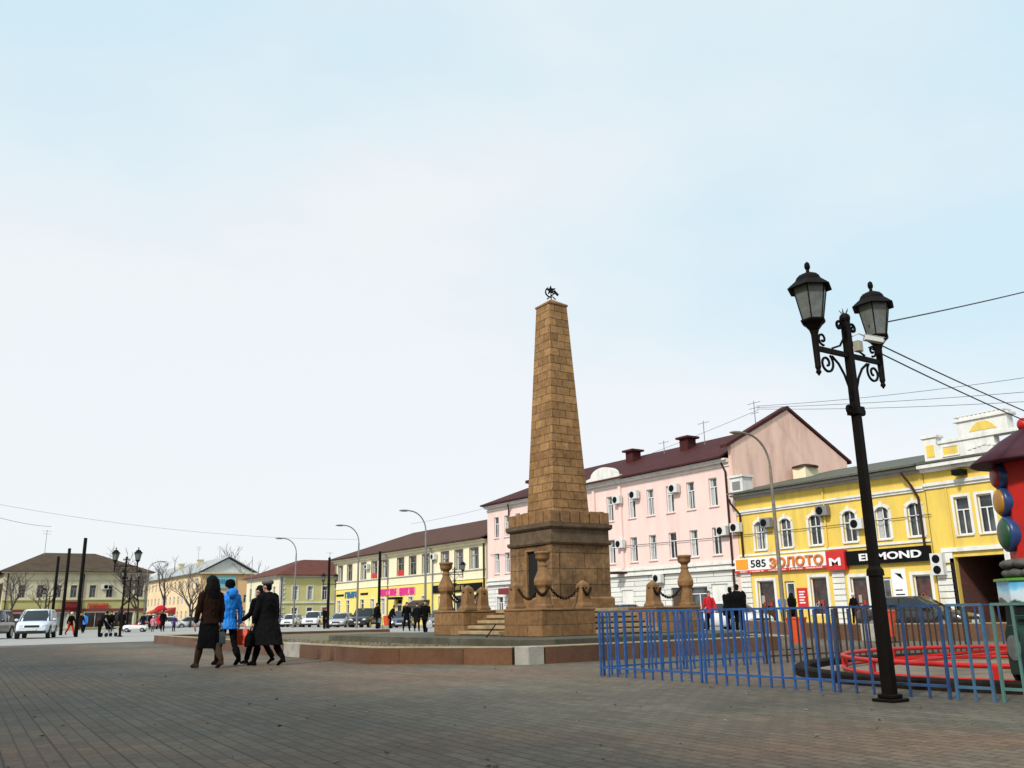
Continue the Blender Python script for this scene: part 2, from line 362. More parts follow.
# ------------------------------------------------------------------ low granite walls round the monument
def wall_run(mb, pts, th, z0, z1, m=0):
    """a vertical strip wall along a polyline, th metres deep to the left of its direction"""
    P = [Vector((p[0], p[1], 0)) for p in pts]; n = len(P); off = []
    for i in range(n):
        a = (P[i] - P[i - 1]).normalized() if i else None
        b = (P[i + 1] - P[i]).normalized() if i < n - 1 else None
        na = Vector((-a.y, a.x, 0)) if a else None; nb = Vector((-b.y, b.x, 0)) if b else None
        if na and nb:
            q = (na + nb).normalized(); off.append(P[i] + q * th / max(.3, q.dot(na)))
        else: off.append(P[i] + (na or nb) * th)
    vs = []
    for i in range(n):
        vs += [(P[i].x, P[i].y, z0), (P[i].x, P[i].y, z1), (off[i].x, off[i].y, z1), (off[i].x, off[i].y, z0)]
    fs = [(3, 2, 1, 0), tuple(4 * (n - 1) + q for q in range(4))]
    for i in range(n - 1):
        for q in range(4): fs.append((4 * i + q, 4 * i + (q + 1) % 4, 4 * i + 4 + (q + 1) % 4, 4 * i + 4 + q))
    mb.add(vs, fs, m)
def low_wall(name, label, pts, end_block=None):
    t = thing(name, label, 'low wall', (pts[0][0], pts[0][1], 0), 'low granite walls of the monument garden')
    a = MB(); wall_run(a, pts, .30, -.02, .285); a.build('granite_facing', M_granite, t)
    b = MB(); wall_run(b, [(p[0], p[1]) for p in pts], .31, .288, .315); b.build('coping', M_coping, t, .006)
    return t
low_wall('garden_wall', 'long low brown granite garden wall running away behind the four walkers', [(12.5, 39.75), (8.7, 39.75), (7.72, 21.6)])
low_wall('garden_wall', 'low brown granite wall with a bend, in front of the monument steps', [(7.72, 20.45), (7.66, 16.5), (9.22, 13.84)])
low_wall('garden_wall', 'low brown granite wall behind the near corner of the blue fence', [(9.80, 13.60), (16.25, 13.60), (18.2, 16.4), (18.4, 24)])
low_wall('garden_wall', 'far low granite wall before the parked cars, ending left of the urn pillars', [(18.9, 38.6), (12.9, 38.9)][::-1])
for nm, lb, pts in [('cement_block', 'pale bare cement block in the low wall beside the woman in the grey beret', [(7.72, 21.55), (7.72, 20.5)]),
                    ('cement_block', 'grey cement corner block between two brown granite walls below the obelisk', [(9.25, 13.80), (9.42, 13.60), (9.77, 13.60)])]:
    t = MB(); wall_run(t, pts, .34, -.02, .318)
    tag(t.build(nm, M_pale, None, .01), lb, 'stone block', 'cement blocks in the low wall')
g = MB()
g.add([(8.05, 16.6, .21), (9.5, 14.0, .21), (16.1, 13.95, .21), (17.9, 16.5, .21), (18.2, 24, .21), (17.8, 38.4, .21), (9.0, 38.9, .21)], [tuple(range(7))])
o = struct('soil', g, M_soil)
# tufts of dry grass in the bed
g = MB(); random.seed(11)
for k in range(900):
    y = random.uniform(14.1, 34); x = random.uniform(8.2, 10.6) if random.random() < .8 else random.uniform(9.8, 16)
    if x > 10.7 and y > 15.2: continue
    if y < 16.8 and x < 9.6 - (y - 14) * .55: continue
    for q in range(4):
        a = random.uniform(0, 6.3); h = random.uniform(.03, .09); w = .006
        dx, dy = cos(a) * h * .6, sin(a) * h * .6
        g.add([(x - w, y, .20), (x + w, y, .20), (x + dx, y + dy, .21 + h)], [(0, 1, 2)])
o = g.build('dry_grass', mat('dry_grass_blade', (.20, .165, .07), .9, .35, 3)); o['kind'] = 'stuff'
# second bed on the right, beyond the ride
t = thing('garden_wall', 'low brown granite wall behind the orange bin and the dark parked car', 'low wall', (22.5, 13, 0), 'low granite walls of the monument garden')
a = MB(); wall_run(a, [(29.6, 26.8), (22.6, 17.2), (21.9, 15.6)], .3, -.02, .42); wall_run(a, [(22.1, 14.9), (23.2, 12.4), (27.0, 8.0), (34, 4)], .3, -.02, .42); a.build('granite_facing', M_granite, t)
a = MB(); wall_run(a, [(29.6, 26.8), (22.6, 17.2), (21.9, 15.6)], .31, .423, .45); wall_run(a, [(22.1, 14.9), (23.2, 12.4), (27.0, 8.0), (34, 4)], .31, .423, .45); a.build('coping', M_coping, t)
a = MB(); wall_run(a, [(21.9, 15.57), (22.09, 14.93)], .32, -.02, .44)
tag(a.build('cement_block', M_pale, None, .01), 'pale cement corner block in the low wall behind the fence, left of the lamp post', 'stone block', 'cement blocks in the low wall')

# ------------------------------------------------------------------ the monument
CX, CY = 14.54, 19.43
PH = 2.53
QX, QY = CX + .045, CY - .055
Z0, Z1 = .37, 1.0
mon = thing('monument', 'tall tapering sandstone obelisk on a battlemented square base with a star emblem', 'monument', (CX, CY, 0))
s = MB(); ch = .5
sx0, sx1, sy0, sy1 = CX - 3.75, CX + 3.6, CY - 4.1, CY + 6.8
s.prism([(sx0 + ch, sy0, .1), (sx1 - ch, sy0, .1), (sx1, sy0 + ch, .1), (sx1, sy1, .1), (sx0, sy1, .1), (sx0, sy0 + ch, .1)], (0, 0, Z0 - .1))
s.build('base_slab', M_slab, mon, .012)
s = MB(); cw = 1.56       # corner blocks leave a stair on each side
for sx in (-1, 1):
    for sy in (-1, 1):
        b = MB()
        x0, x1 = sorted((QX + sx * PH, QX + sx * (PH - cw))); y0, y1 = sorted((QY + sy * PH, QY + sy * (PH - cw)))
        b.box(x0, x1, y0, y1, Z0 + .002, Z1 - .05); b.build('corner_block', M_stone_w, mon, .012)
        b = MB(); b.box(x0 - .015, x1 + .015, y0 - .015, y1 + .015, Z1 - .048, Z1 + .004); b.build('block_cap', M_stone_p, mon, .012)
core = MB(); core.box(CX - 1.12, CX + 1.12, CY - 1.12, CY + 1.12, Z0 + .002, Z1 - .003); core.build('podium_core', M_stone_w, mon)
sw = PH - cw
for ang in range(4):
    st = MB()
    for k in range(5):
        d0 = PH + .16 - k * .29; zt = Z0 + (Z1 - Z0) * (k + 1) / 5
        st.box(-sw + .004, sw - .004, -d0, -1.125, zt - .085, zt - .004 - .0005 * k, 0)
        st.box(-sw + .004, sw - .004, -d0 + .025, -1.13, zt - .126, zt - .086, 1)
    st.xf(Matrix.Translation((QX, QY, 0)) @ Matrix.Rotation(ang * pi / 2, 4, 'Z'))
    st.build('steps', [M_tread, M_stone_d], mon, .006)
def sq(mb, h, z0, z1, h1=None, m=0):
    h1 = h1 or h
    return mb.loft([[(CX - a, CY - a, z), (CX + a, CY - a, z), (CX + a, CY + a, z), (CX - a, CY + a, z)] for a, z in ((h, z0), (h1, z1))], m, False)
b = MB(); sq(b, 1.03, Z1, 1.24); sq(b, 1.03, 1.241, 1.29, .985); b.build('plinth', M_stone_p, mon, .012)
# pedestal with a doorway recess in its -X face and shallow pilaster strips at its edges
dy0, dy1, dz = CY - .34, CY + .16, 2.47
b = MB(); hb = .945
b.box(CX - hb + .30, CX + hb, CY - hb, CY + hb, 1.29, 2.62)
b.box(CX - hb, CX - hb + .298, CY - hb, dy0, 1.29, 2.62); b.box(CX - hb, CX - hb + .298, dy1, CY + hb, 1.29, 2.62); b.box(CX - hb, CX - hb + .298, dy0 + .001, dy1 - .001, dz, 2.619)
for sx in (-1, 1):
    for sy in (-1, 1):
        x0, x1 = sorted((CX + sx * (hb + .018), CX + sx * (hb - .22))); y0, y1 = sorted((CY + sy * (hb + .018), CY + sy * (hb - .22)))
        b.box(x0, x1, y0, y1, 1.291, 2.615)
ped = b.build('pedestal', M_stone_b, mon, .01)
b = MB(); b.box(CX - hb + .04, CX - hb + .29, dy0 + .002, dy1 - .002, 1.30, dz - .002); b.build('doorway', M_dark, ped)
b = MB(); b.box(CX - hb - .03, CX - hb + .06, dy0 - .07, dy0 - .001, 1.295, dz + .06); b.box(CX - hb - .03, CX - hb + .06, dy1 + .001, dy1 + .07, 1.295, dz + .06); b.box(CX - hb - .03, CX - hb + .06, dy0, dy1, dz + .001, dz + .06); b.build('door_surround', M_stone_p, ped, .008)
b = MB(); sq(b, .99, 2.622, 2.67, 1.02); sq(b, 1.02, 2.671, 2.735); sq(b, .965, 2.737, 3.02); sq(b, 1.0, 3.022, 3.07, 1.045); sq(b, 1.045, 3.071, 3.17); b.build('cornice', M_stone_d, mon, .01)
b = MB(); nm = 6; pw = .985; gap = .035
for side in range(4):
    for k in range(nm):
        a0 = -pw + k * (2 * pw) / nm + gap / 2; a1 = -pw + (k + 1) * (2 * pw) / nm - gap / 2
        if k == 0: a0 = -pw
        if k == nm - 1: a1 = pw - .16
        q = MB(); q.box(a0, a1, -pw, -pw + .155, 3.175, 3.50 + .012 * ((k * 7 + side * 3) % 3 - 1))
        q.xf(Matrix.Translation((CX, CY, 0)) @ Matrix.Rotation(side * pi / 2, 4, 'Z')); b.add(q.v, q.f)
b.build('battlement', M_stone_p, mon, .012)
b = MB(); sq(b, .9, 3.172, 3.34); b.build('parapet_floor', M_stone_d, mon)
b = MB()
NS = 30
for k in range(1):
    sq(b, .615, 3.341, 9.48, .322)
b.build('obelisk_shaft', M_stone, mon, .012)
b = MB(); sq(b, .345, 9.482, 9.53); sq(b, .345, 9.531, 9.74, .03); b.build('obelisk_cap', M_stone_p, mon, .006)
# emblem: star, sickle and hammer in black iron
em = MB(); fx, fr = Vector((.83, -.56, 0)), Vector((-.56, -.83, 0))
EC = Vector((CX, CY, 9.99))
def ep(x, z, d=0): return EC + fx * x + Vector((0, 0, z)) + fr * d
em.tube([(CX, CY, 9.70), (CX, CY, 10.02)], .016, 8)
pts = []
for k in range(10):
    r = .15 if k % 2 == 0 else .060; a = pi / 2 + k * pi / 5; pts.append(ep(-.005 + r * cos(a), .045 + r * sin(a), -.03))
em.prism(pts, fr * .06)
em.tube([ep(.01 + .165 * cos(R_(a)), -.005 + .165 * sin(R_(a))) for a in range(118, 292, 12)] + [ep(.13, -.25)], [.006] + [.013 + .010 * sin(k / 14 * pi) for k in range(14)] + [.02], 8)
em.bar(ep(-.12, -.235, .012), ep(.125, -.045, .012), .026, .03)
em.bar(ep(.085, .02, .012), ep(.205, -.125, .012), .06, .06)
em.build('emblem', M_iron, mon)

# urn pillars at the four corners of the podium, two bollards beside each, chains between
def urn_pillar(x, y, label):
    t = thing('urn_pillar', label, 'stone pillar', (x, y, Z1), 'urn pillars on the podium corners')
    a = MB(); a.lathe([(.225, 0), (.225, .06), (.195, .09), (.165, .42), (.17, .46), (.215, .53), (.225, .62), (.215, .66), (.098, .93)], (x, y, Z1 + .004), 8, 0, False, pi / 8)
    a.build('pillar_shaft', M_stone_p, t, .008)
    a = MB(); a.lathe([(.10, .93), (.09, .945), (.115, .965), (.115, .99), (.088, 1.01), (.085, 1.05), (.105, 1.08), (.155, 1.115), (.17, 1.15), (.172, 1.235), (.19, 1.245), (.19, 1.295), (.15, 1.30), (.10, 1.28)], (x, y, Z1 + .005), 20)
    a.build('urn', M_stone_p, t)
    return t
def bollard(x, y, label):
    t = thing('stone_bollard', label, 'bollard', (x, y, Z1), 'stone bollards on the podium corners')
    a = MB(); pr = [(.185, 0), (.185, .05), (.155, .11), (.145, .13)]
    a.loft([[(x + sx * r, y + sy * r, Z1 + .004 + z) for sx, sy in ((-1, -1), (1, -1), (1, 1), (-1, 1))] for r, z in pr + [(.122, .53)]], 0, False)
    a.loft([[(x + sx * r, y + sy * r, Z1 + .004 + z) for sx, sy in ((-1, -1), (1, -1), (1, 1), (-1, 1))] for r, z in [(.118, .532), (.118, .55), (.03, .64)]], 0, False)
    a.build('bollard_body', M_stone_p, t, .02)
    a = MB()
    for sx, sy in ((1, 0), (-1, 0), (0, 1), (0, -1)): a.ell((x + sx * .128, y + sy * .128, Z1 + .46), (.024, .024, .024), 8, 6)
    a.build('iron_ring', M_iron, t)
    return t
def chain(p, q, sag, label):
    p, q = Vector(p), Vector(q); n = 22; mb = MB(); d = (q - p)
    for k in range(n):
        def P(u): return p + d * u + Vector((0, 0, -sag * 4 * u * (1 - u)))
        a, b2 = P(k / n), P((k + 1) / n); ax = (b2 - a); c = (a + b2) / 2; ln = ax.length
        ax.normalize(); sd = ax.cross(Vector((0, 0, 1))).normalized(); up = sd.cross(ax)
        v = sd if k % 2 else up; ring = []
        for j in range(9):
            th = 2 * pi * j / 8; ring.append(c + ax * (ln * .66 * cos(th)) + v * (.030 * sin(th)))
        mb.tube(ring, .013, 5, 0, False)
    tag(mb.build('chain', mat('rusty_chain_iron', (.022, .013, .008), .7, .4, 12, spec=.15)), label, 'chain', 'hanging chains between bollards')
PC = 2.29
W_ = {(-1, -1): ('near', 'nearest the camera'), (-1, 1): ('left', 'left of the stone steps'), (1, -1): ('right', 'behind the blue fence'), (1, 1): ('back', 'behind the obelisk')}
BO = 1.16
for (sx, sy), (nm_, where) in W_.items():
    px_, py_ = QX + sx * PC, QY + sy * PC
    if (sx, sy) == (1, 1): continue
    urn_pillar(px_, py_, {'near': 'sandstone urn pillar on the podium corner in front of the obelisk doorway', 'left': 'leftmost sandstone urn pillar, on the far side of the steps', 'right': 'sandstone urn pillar right of the obelisk, behind the blue fence'}[nm_])
    for k, (bx_, by_) in enumerate([(px_ - sx * BO, py_), (px_, py_ - sy * BO)]):
        lb = {('near', 0): 'square stone bollard right of the doorway pillar, chained to it', ('near', 1): 'square stone bollard at the right edge of the steps',
              ('left', 0): 'square stone bollard farthest back, between the left urn pillar and the base', ('left', 1): 'square stone bollard at the left edge of the steps',
              ('right', 0): 'squat stone bollard right of the obelisk base, behind the blue fence', ('right', 1): 'stone bollard hidden behind the right urn pillar'}[(nm_, k)]
        if (nm_, k) == ('right', 1): continue
        bollard(bx_, by_, lb)
        h = Z1 + .47; dx, dy = (bx_ - px_), (by_ - py_); l = math.hypot(dx, dy)
        chain((px_ + dx / l * .17, py_ + dy / l * .17, Z1 + .50), (bx_ - dx / l * .13, by_ - dy / l * .13, h), .26,
              {('near', 0): 'black iron chain hanging right of the doorway pillar', ('near', 1): 'black iron chain hanging left of the doorway pillar', ('left', 0): 'black iron chain behind the leftmost urn pillar',
               ('left', 1): 'black iron chain between the leftmost urn pillar and the steps', ('right', 0): 'black iron chain left of the urn pillar behind the fence'}[(nm_, k)])
p_ = (QX - PC, QY - PC)
chain((p_[0] - .25, p_[1] - .01, Z1 + .50), (p_[0] - .01, p_[1] - .25, Z1 + .50), .19, 'black iron chain looped round the front of the doorway pillar')
for bx_, by_, lb in ((QX + PC - BO, QY - PC, 'black iron chain looped on the face of the squat bollard behind the fence'), (QX - PC + BO, QY - PC, 'black iron chain looped on the face of the bollard right of the doorway pillar')):
    chain((bx_ - .12, by_ - .165, Z1 + .47), (bx_ + .12, by_ - .165, Z1 + .47), .16, lb)
# thin iron stub of a handrail in front of the steps
a = MB(); a.tube([(11.2, 17.9, .35), (11.55, 18.0, .66)], .014, 6); tag(a.build('handrail_stub', M_iron), 'thin black iron rod leaning in front of the monument steps', 'rod')
# ------------------------------------------------------------------ buildings
class Face:
    """a facade plane: u runs along it, d goes into the building (negative = proud of the wall), z is up"""
    def __init__(s, axis, at): s.axis, s.at = axis, at
    def p(s, u, d, z): return (s.at + d, u, z) if s.axis == 'X' else (u, s.at + d, z)
    def box(s, mb, u0, u1, d0, d1, z0, z1, m=0):
        u0, u1 = sorted((u0, u1)); d0, d1 = sorted((d0, d1))
        if s.axis == 'X': mb.box(s.at + d0, s.at + d1, u0, u1, z0, z1, m)
        else: mb.box(u0, u1, s.at + d0, s.at + d1, z0, z1, m)
    def wall(s, mb, u0, u1, z0, z1, holes, th=.3, m=0):
        """the front skin with its openings cut through, and the reveals of each opening"""
        us = sorted({u0, u1} | {h[0] for h in holes} | {h[1] for h in holes}); zs = sorted({z0, z1} | {h[2] for h in holes} | {h[3] for h in holes})
        us = [u for u in us if u0 <= u <= u1]; zs = [z for z in zs if z0 <= z <= z1]
        for i in range(len(us) - 1):
            for j in range(len(zs) - 1):
                a, b, c, d = us[i], us[i + 1], zs[j], zs[j + 1]; mu, mz = (a + b) / 2, (c + d) / 2
                if any(h[0] < mu < h[1] and h[2] < mz < h[3] for h in holes): continue
                mb.add([s.p(a, 0, c), s.p(b, 0, c), s.p(b, 0, d), s.p(a, 0, d)], [(0, 1, 2, 3)], m)
        for h in holes:
            a, b, c, d = h[:4]
            for q in ([(a, c), (b, c)], [(b, c), (b, d)], [(b, d), (a, d)], [(a, d), (a, c)]):
                mb.add([s.p(q[0][0], 0, q[0][1]), s.p(q[1][0], 0, q[1][1]), s.p(q[1][0], th, q[1][1]), s.p(q[0][0], th, q[0][1])], [(0, 1, 2, 3)], m)
rnd = random.Random(7)
def glass_mat(k):
    n = 'window_glass_%s' % 'abc'[k % 3]
    if n in MATS: return MATS[n]
    m = bpy.data.materials.new(n); m.use_nodes = True; t = m.node_tree; lk = t.links.new; b = t.nodes['Principled BSDF']
    tcn = t.nodes.new('ShaderNodeTexCoord'); nn = t.nodes.new('ShaderNodeTexNoise'); nn.inputs['Scale'].default_value = .9 + .3 * k; nn.inputs['Detail'].default_value = 3
    lk(tcn.outputs['Object'], nn.inputs['Vector']); r = t.nodes.new('ShaderNodeValToRGB')
    r.color_ramp.elements[0].position = .4; r.color_ramp.elements[0].color = (.02, .024, .026, 1); r.color_ramp.elements[1].position = .75; r.color_ramp.elements[1].color = (.13, .14, .14, 1)
    lk(nn.outputs['Fac'], r.inputs[0]); lk(r.outputs[0], b.inputs['Base Color']); b.inputs['Roughness'].default_value = .06; b.inputs['Specular IOR Level'].default_value = .55
    MATS[n] = m
    return m
def window(F, root, u0, u1, z0, z1, fm, surround=None, sill=None, cols=2, transom=.68, arch=0, curtain=.6, depth=.11, fw=.06, name='window', smat=None):
    """frame with mullions; pane, curtain strips, surround and sill are its own pieces"""
    f = MB(); d0, d1 = depth, depth + .05
    F.box(f, u0, u0 + fw, d0, d1, z0, z1); F.box(f, u1 - fw, u1, d0, d1, z0, z1)
    F.box(f, u0 + fw, u1 - fw, d0, d1, z0, z0 + fw); F.box(f, u0 + fw, u1 - fw, d0, d1, z1 - fw, z1)
    zt = z0 + (z1 - z0) * transom
    if transom < 1: F.box(f, u0 + fw, u1 - fw, d0, d1 - .002, zt - fw * .45, zt + fw * .45)
    for k in range(1, cols):
        uc = u0 + (u1 - u0) * k / cols
        F.box(f, uc - fw * .45, uc + fw * .45, d0, d1 - .004, z0 + fw, (zt if transom < 1 and cols == 2 and arch == 0 else z1) - fw * .45 if transom < 1 else z1 - fw)
    w = f.build(name, fm, root)
    g = MB(); g.add([F.p(u0 + .01, d1 + .03, z0 + .01), F.p(u1 - .01, d1 + .03, z0 + .01), F.p(u1 - .01, d1 + .03, z1 - .01), F.p(u0 + .01, d1 + .03, z1 - .01)], [(0, 1, 2, 3)])
    g.build('pane', M_shop if name == 'shop_window' else glass_mat(rnd.randrange(3)), w)
    if rnd.random() < curtain:
        c = MB()
        for a, b in ((.06, .06 + rnd.uniform(.15, .36)), (.94 - rnd.uniform(.15, .36), .94)):
            ua, ub = u0 + (u1 - u0) * a, u0 + (u1 - u0) * b; n = 5
            for k in range(n): c.add([F.p(ua + (ub - ua) * k / n, d1 + .024 - .010 * (k % 2), z0 + fw), F.p(ua + (ub - ua) * (k + 1) / n, d1 + .024 - .010 * ((k + 1) % 2), z0 + fw), F.p(ua + (ub - ua) * (k + 1) / n, d1 + .024 - .010 * ((k + 1) % 2), z1 - fw), F.p(ua + (ub - ua) * k / n, d1 + .024 - .010 * (k % 2), z1 - fw)], [(0, 1, 2, 3)])
        c.build('curtain', M_curtain, w)
    if surround:
        b = MB(); q = surround; e = .035
        zt2 = z1 - arch
        F.box(b, u0 - q, u0 - .001, -e, .06, z0, zt2); F.box(b, u1 + .001, u1 + q, -e, .06, z0, zt2)
        if arch:
            uc = (u0 + u1) / 2; hw = (u1 - u0) / 2; n = 10
            for k in range(n):     # segmental arch: a ring of blocks proud of the wall, and the spandrels that close the opening's corners
                t0, t1 = -1 + 2 * k / n, -1 + 2 * (k + 1) / n
                za, zb = zt2 + arch * (1 - t0 * t0), zt2 + arch * (1 - t1 * t1)
                ua, ub = uc + hw * t0, uc + hw * t1; va, vb = uc + (hw + q) * t0, uc + (hw + q) * t1
                b.prism([F.p(ua, -e, za), F.p(ub, -e, zb), F.p(vb, -e, zb + q), F.p(va, -e, za + q)], Vector(F.p(0, .09, 0)) - Vector(F.p(0, 0, 0)))
                b.prism([F.p(ua, .004, za), F.p(ub, .004, zb), F.p(ub, .004, z1 + .002), F.p(ua, .004, z1 + .002)], Vector(F.p(0, .1, 0)) - Vector(F.p(0, 0, 0)))
            F.box(b, uc - .09, uc + .09, -e - .03, .05, z1 - .02, z1 + q + .12)
        else: F.box(b, u0 - q, u1 + q, -e, .06, z1 + .001, z1 + q)
        b.build('surround', smat or M_white, w)
    if sill:
        b = MB(); F.box(b, u0 - .08, u1 + .08, -.09, .10, z0 - .07, z0 - .002); b.build('sill', smat or M_white, w)
    return w
def pipe(F, root, pts, m=None, r=.065):
    b = MB(); b.tube([F.p(*q) for q in pts], r, 8)
    return b.build('downpipe', m or M_gutter, root)
def aircon(F, root, u, z, w=.85, h=.6, m=None, fan=True):
    b = MB(); F.box(b, u - w / 2, u + w / 2, -.42, -.10, z - h / 2, z + h / 2)
    F.box(b, u - w * .36, u - w * .30, -.1, -.002, z - h / 2 - .06, z - h / 2 + .1); F.box(b, u + w * .30, u + w * .36, -.1, -.002, z - h / 2 - .06, z - h / 2 + .1)
    a = b.build('air_conditioner', m or M_acwhite, root, .012)
    if fan:
        q = MB(); c = Vector(F.p(u + w * .12, -.423, z)); nrm = Vector(F.p(0, -1, 0)) - Vector(F.p(0, 0, 0))
        q.tube([c, c + nrm * .012], h * .40, 16); q.build('fan_grille', M_black, a)
    return a
def roof_poly(mb, faces, th=.12, m=0):
    """sloping roof sheets given as lists of points, with thickness"""
    for f in faces: mb.prism(f, (0, 0, -th), m)

def seam_mat(name, col, step=.5, axis='Y', rough=.75, dirt=(.05, .05, .045)):
    m = mat(name, col, rough, .22, 1.2, 0, spec=.2, dirt=dirt, dscale=.6, damt=.55)
    t = m.node_tree; lk = t.links.new; b = t.nodes['Principled BSDF']
    tcn = t.nodes.new('ShaderNodeTexCoord'); wv = t.nodes.new('ShaderNodeTexWave'); wv.bands_direction = axis; wv.inputs['Scale'].default_value = .314 / step
    lk(tcn.outputs['Object'], wv.inputs['Vector']); r = t.nodes.new('ShaderNodeValToRGB'); r.color_ramp.elements[0].position = .85; r.color_ramp.elements[1].position = .97
    lk(wv.outputs['Fac'], r.inputs[0]); bp = t.nodes.new('ShaderNodeBump'); bp.inputs['Distance'].default_value = .05; bp.inputs['Strength'].default_value = .8
    lk(r.outputs[0], bp.inputs['Height']); lk(bp.outputs[0], b.inputs['Normal'])
    return m
M_roofred = seam_mat('oxblood_roof_sheet', (.062, .013, .013), .55, dirt=(.04, .02, .02))
M_roofbrown = seam_mat('brown_roof_sheet', (.085, .036, .024), .55, dirt=(.05, .03, .025))
M_roofrust = seam_mat('rust_red_roof_sheet', (.115, .036, .024), .55, dirt=(.09, .03, .02))
M_roofgreen = seam_mat('grey_green_roof_sheet', (.115, .115, .092), .6)
M_roofgrey = seam_mat('pale_grey_roof_sheet', (.38, .39, .39), .6, dirt=(.25, .25, .25))
M_pink = mat('pink_stucco', (.79, .59, .535), .9, .05, 1.0, .12, 40, dirt=(.55, .40, .35), dscale=1.6, damt=.45, stretch=(1, 1, .16))
M_pinkgable = mat('faded_pink_render', (.84, .57, .46), .92, .1, .9, .25, 18, dirt=(.46, .28, .22), dscale=1.1, damt=.65, stretch=(1, 1, .25))
M_yellow = mat('yellow_stucco', (.74, .53, .10), .88, .07, 1.0, .12, 40, dirt=(.48, .33, .10), dscale=1.7, damt=.6, stretch=(1, 1, .16))
M_cream = mat('cream_stucco', (.78, .72, .50), .9, .06, .8, .12, 40, dirt=(.52, .45, .32), dscale=1.5, damt=.5, stretch=(1, 1, .16))
M_lemon = mat('lemon_stucco', (.80, .64, .16), .9, .06, .8, .12, 40, dirt=(.6, .5, .25), dscale=.6, damt=.4)
M_olive = mat('olive_yellow_stucco', (.45, .42, .17), .9, .08, .7, .12, 40, dirt=(.35, .33, .18), dscale=.5, damt=.5)
M_greywhite = mat('dingy_white_stucco', (.60, .55, .38), .9, .1, .7, .12, 40, dirt=(.3, .28, .22), dscale=.5, damt=.6)
M_peach = mat('peach_stucco', (.70, .44, .22), .9, .08, .5, .1, 30, dirt=(.55, .38, .22), dscale=.4, damt=.5)
M_rust = brickmat('rusticated_white_stucco', (.72, .71, .67), (.64, .63, .59), (.20, .19, .18), 3.0, .34, .022, .88, 'wall', .08, bump=1.0)
M_wood = mat('brown_door', (.07, .035, .02), .6, .25, 5)
M_shop = mat('shop_interior', (.040, .032, .028), .10, .8, 2.6, spec=.5, dirt=(.16, .030, .022), dscale=1.7, damt=.8)

FX = Face('X', 42.0)
# ---- pink three-storey building
pk = thing('pink_building', 'three-storey pale pink building with dark red roof and white ground floor', 'building', (42, 52, -.15))
Y0, Y1 = 38.0, 66.6
top_w = [(65.1, 9), (63.5, 9), (61.8, 9), (59.6, 9), (57.2, 9), (54.6, 9), (49.75, 9), (47.35, 9), (45.4, 9), (43.45, 9), (41.5, 9), (39.5, 9)]
holes = []; up = []
for (u, _q) in top_w:
    hw = .36
    for z0_, z1_ in ((7.28, 9.08), (4.24, 5.94)):
        holes.append((u - hw, u + hw, z0_, z1_))
gf = [(65.2, 64.2, .3, 2.3, 'w'), (63.3, 62.2, -.1, 2.4, 'd'), (60, 58.6, .5, 2.4, 'w'), (57, 55.6, .5, 2.4, 'w'), (48.9, 47.7, .6, 2.35, 'b'), (46.2, 44.9, .7, 2.5, 'b'), (43.9, 43.0, -.1, 2.35, 'd'), (42.2, 40.6, .55, 2.35, 'w'), (40.3, 38.9, .55, 2.45, 'b')]
gh = [(min(a, b), max(a, b), c, d) for a, b, c, d, _ in gf]
w = MB(); FX.wall(w, Y0, Y1, 3.72, 10.05, holes, .3, 0); FX.wall(w, Y0, Y1, -.16, 3.715, gh, .3, 1)
w.add([(42, Y1, -.16), (53.7, Y1, -.16), (53.7, Y1, 10.05), (42, Y1, 10.05)], [(0, 1, 2, 3)], 0)
w.add([(53.7, Y0, -.16), (53.7, Y1, -.16), (53.7, Y1, 10.05), (53.7, Y0, 10.05)], [(0, 1, 2, 3)], 0)
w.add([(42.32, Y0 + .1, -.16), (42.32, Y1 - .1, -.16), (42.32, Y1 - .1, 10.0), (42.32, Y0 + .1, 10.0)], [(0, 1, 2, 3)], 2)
w.build('wall', [M_pink, M_rust, M_dark], pk)
gb = MB(); gb.prism([(42.0, Y0 - .25, -.16), (42.0, Y0 - .25, 10.95), (47.77, Y0 - .25, 13.85), (53.7, Y0 - .25, 10.8), (53.7, Y0 - .25, -.16)], (0, .25 - .003, 0)); gb.build('gable_wall', M_pinkgable, pk)
gc = MB()
for (xa, za), (xb, zb) in (((41.5, 10.75), (47.77, 13.92)), ((47.77, 13.92), (54.1, 10.65))):
    gc.prism([(xa, Y0 - .36, za), (xa, Y0 - .36, za + .20), (xb, Y0 - .36, zb + .20), (xb, Y0 - .36, zb)], (0, .55, 0))
gc.box(48.2, 49.3, Y0 + .2, Y0 + .9, 12.9, 13.9); gc.build('gable_coping', M_roofred, pk)
rf = MB(); RZ = 13.0
roof_poly(rf, [[(41.35, Y0 + .2, 10.25), (41.35, Y1 + .2, 10.25), (47.7, Y1 - 5.2, RZ), (47.7, Y0 + .2, RZ)], [(41.35, Y1 + .2, 10.25), (54.2, Y1 + .2, 10.25), (47.7, Y1 - 5.2, RZ)], [(54.2, Y1 + .2, 10.25), (54.2, Y0 + .2, 10.25), (47.7, Y0 + .2, RZ), (47.7, Y1 - 5.2, RZ)]])
rr = rf.build('roof', M_roofred, pk)
for u, x in ((45.6, 46.2), (51.6, 46.2)):
    c = MB(); c.box(x - .42, x + .42, u - .42, u + .42, 11.4, 13.05); c.box(x - .62, x + .62, u - .62, u + .62, 13.05, 13.2); c.build('chimney', M_roofred, rr)
c = MB(); c.box(43.2, 44.2, 60.6, 61.8, 10.9, 11.7); c.prism([(43.0, 60.4, 11.7), (44.6, 60.4, 11.7), (44.6, 60.4, 11.78), (43.0, 60.4, 11.95)], (0, 1.6, 0)); c.build('dormer', M_roofred, rr)
co = MB()
FX.box(co, Y0, Y1 + .1, -.40, -.002, 10.02, 10.13); FX.box(co, Y0, Y1 + .1, -.22, -.003, 9.90, 10.015); FX.box(co, Y0, Y1 + .05, -.08, -.004, 9.66, 9.74)
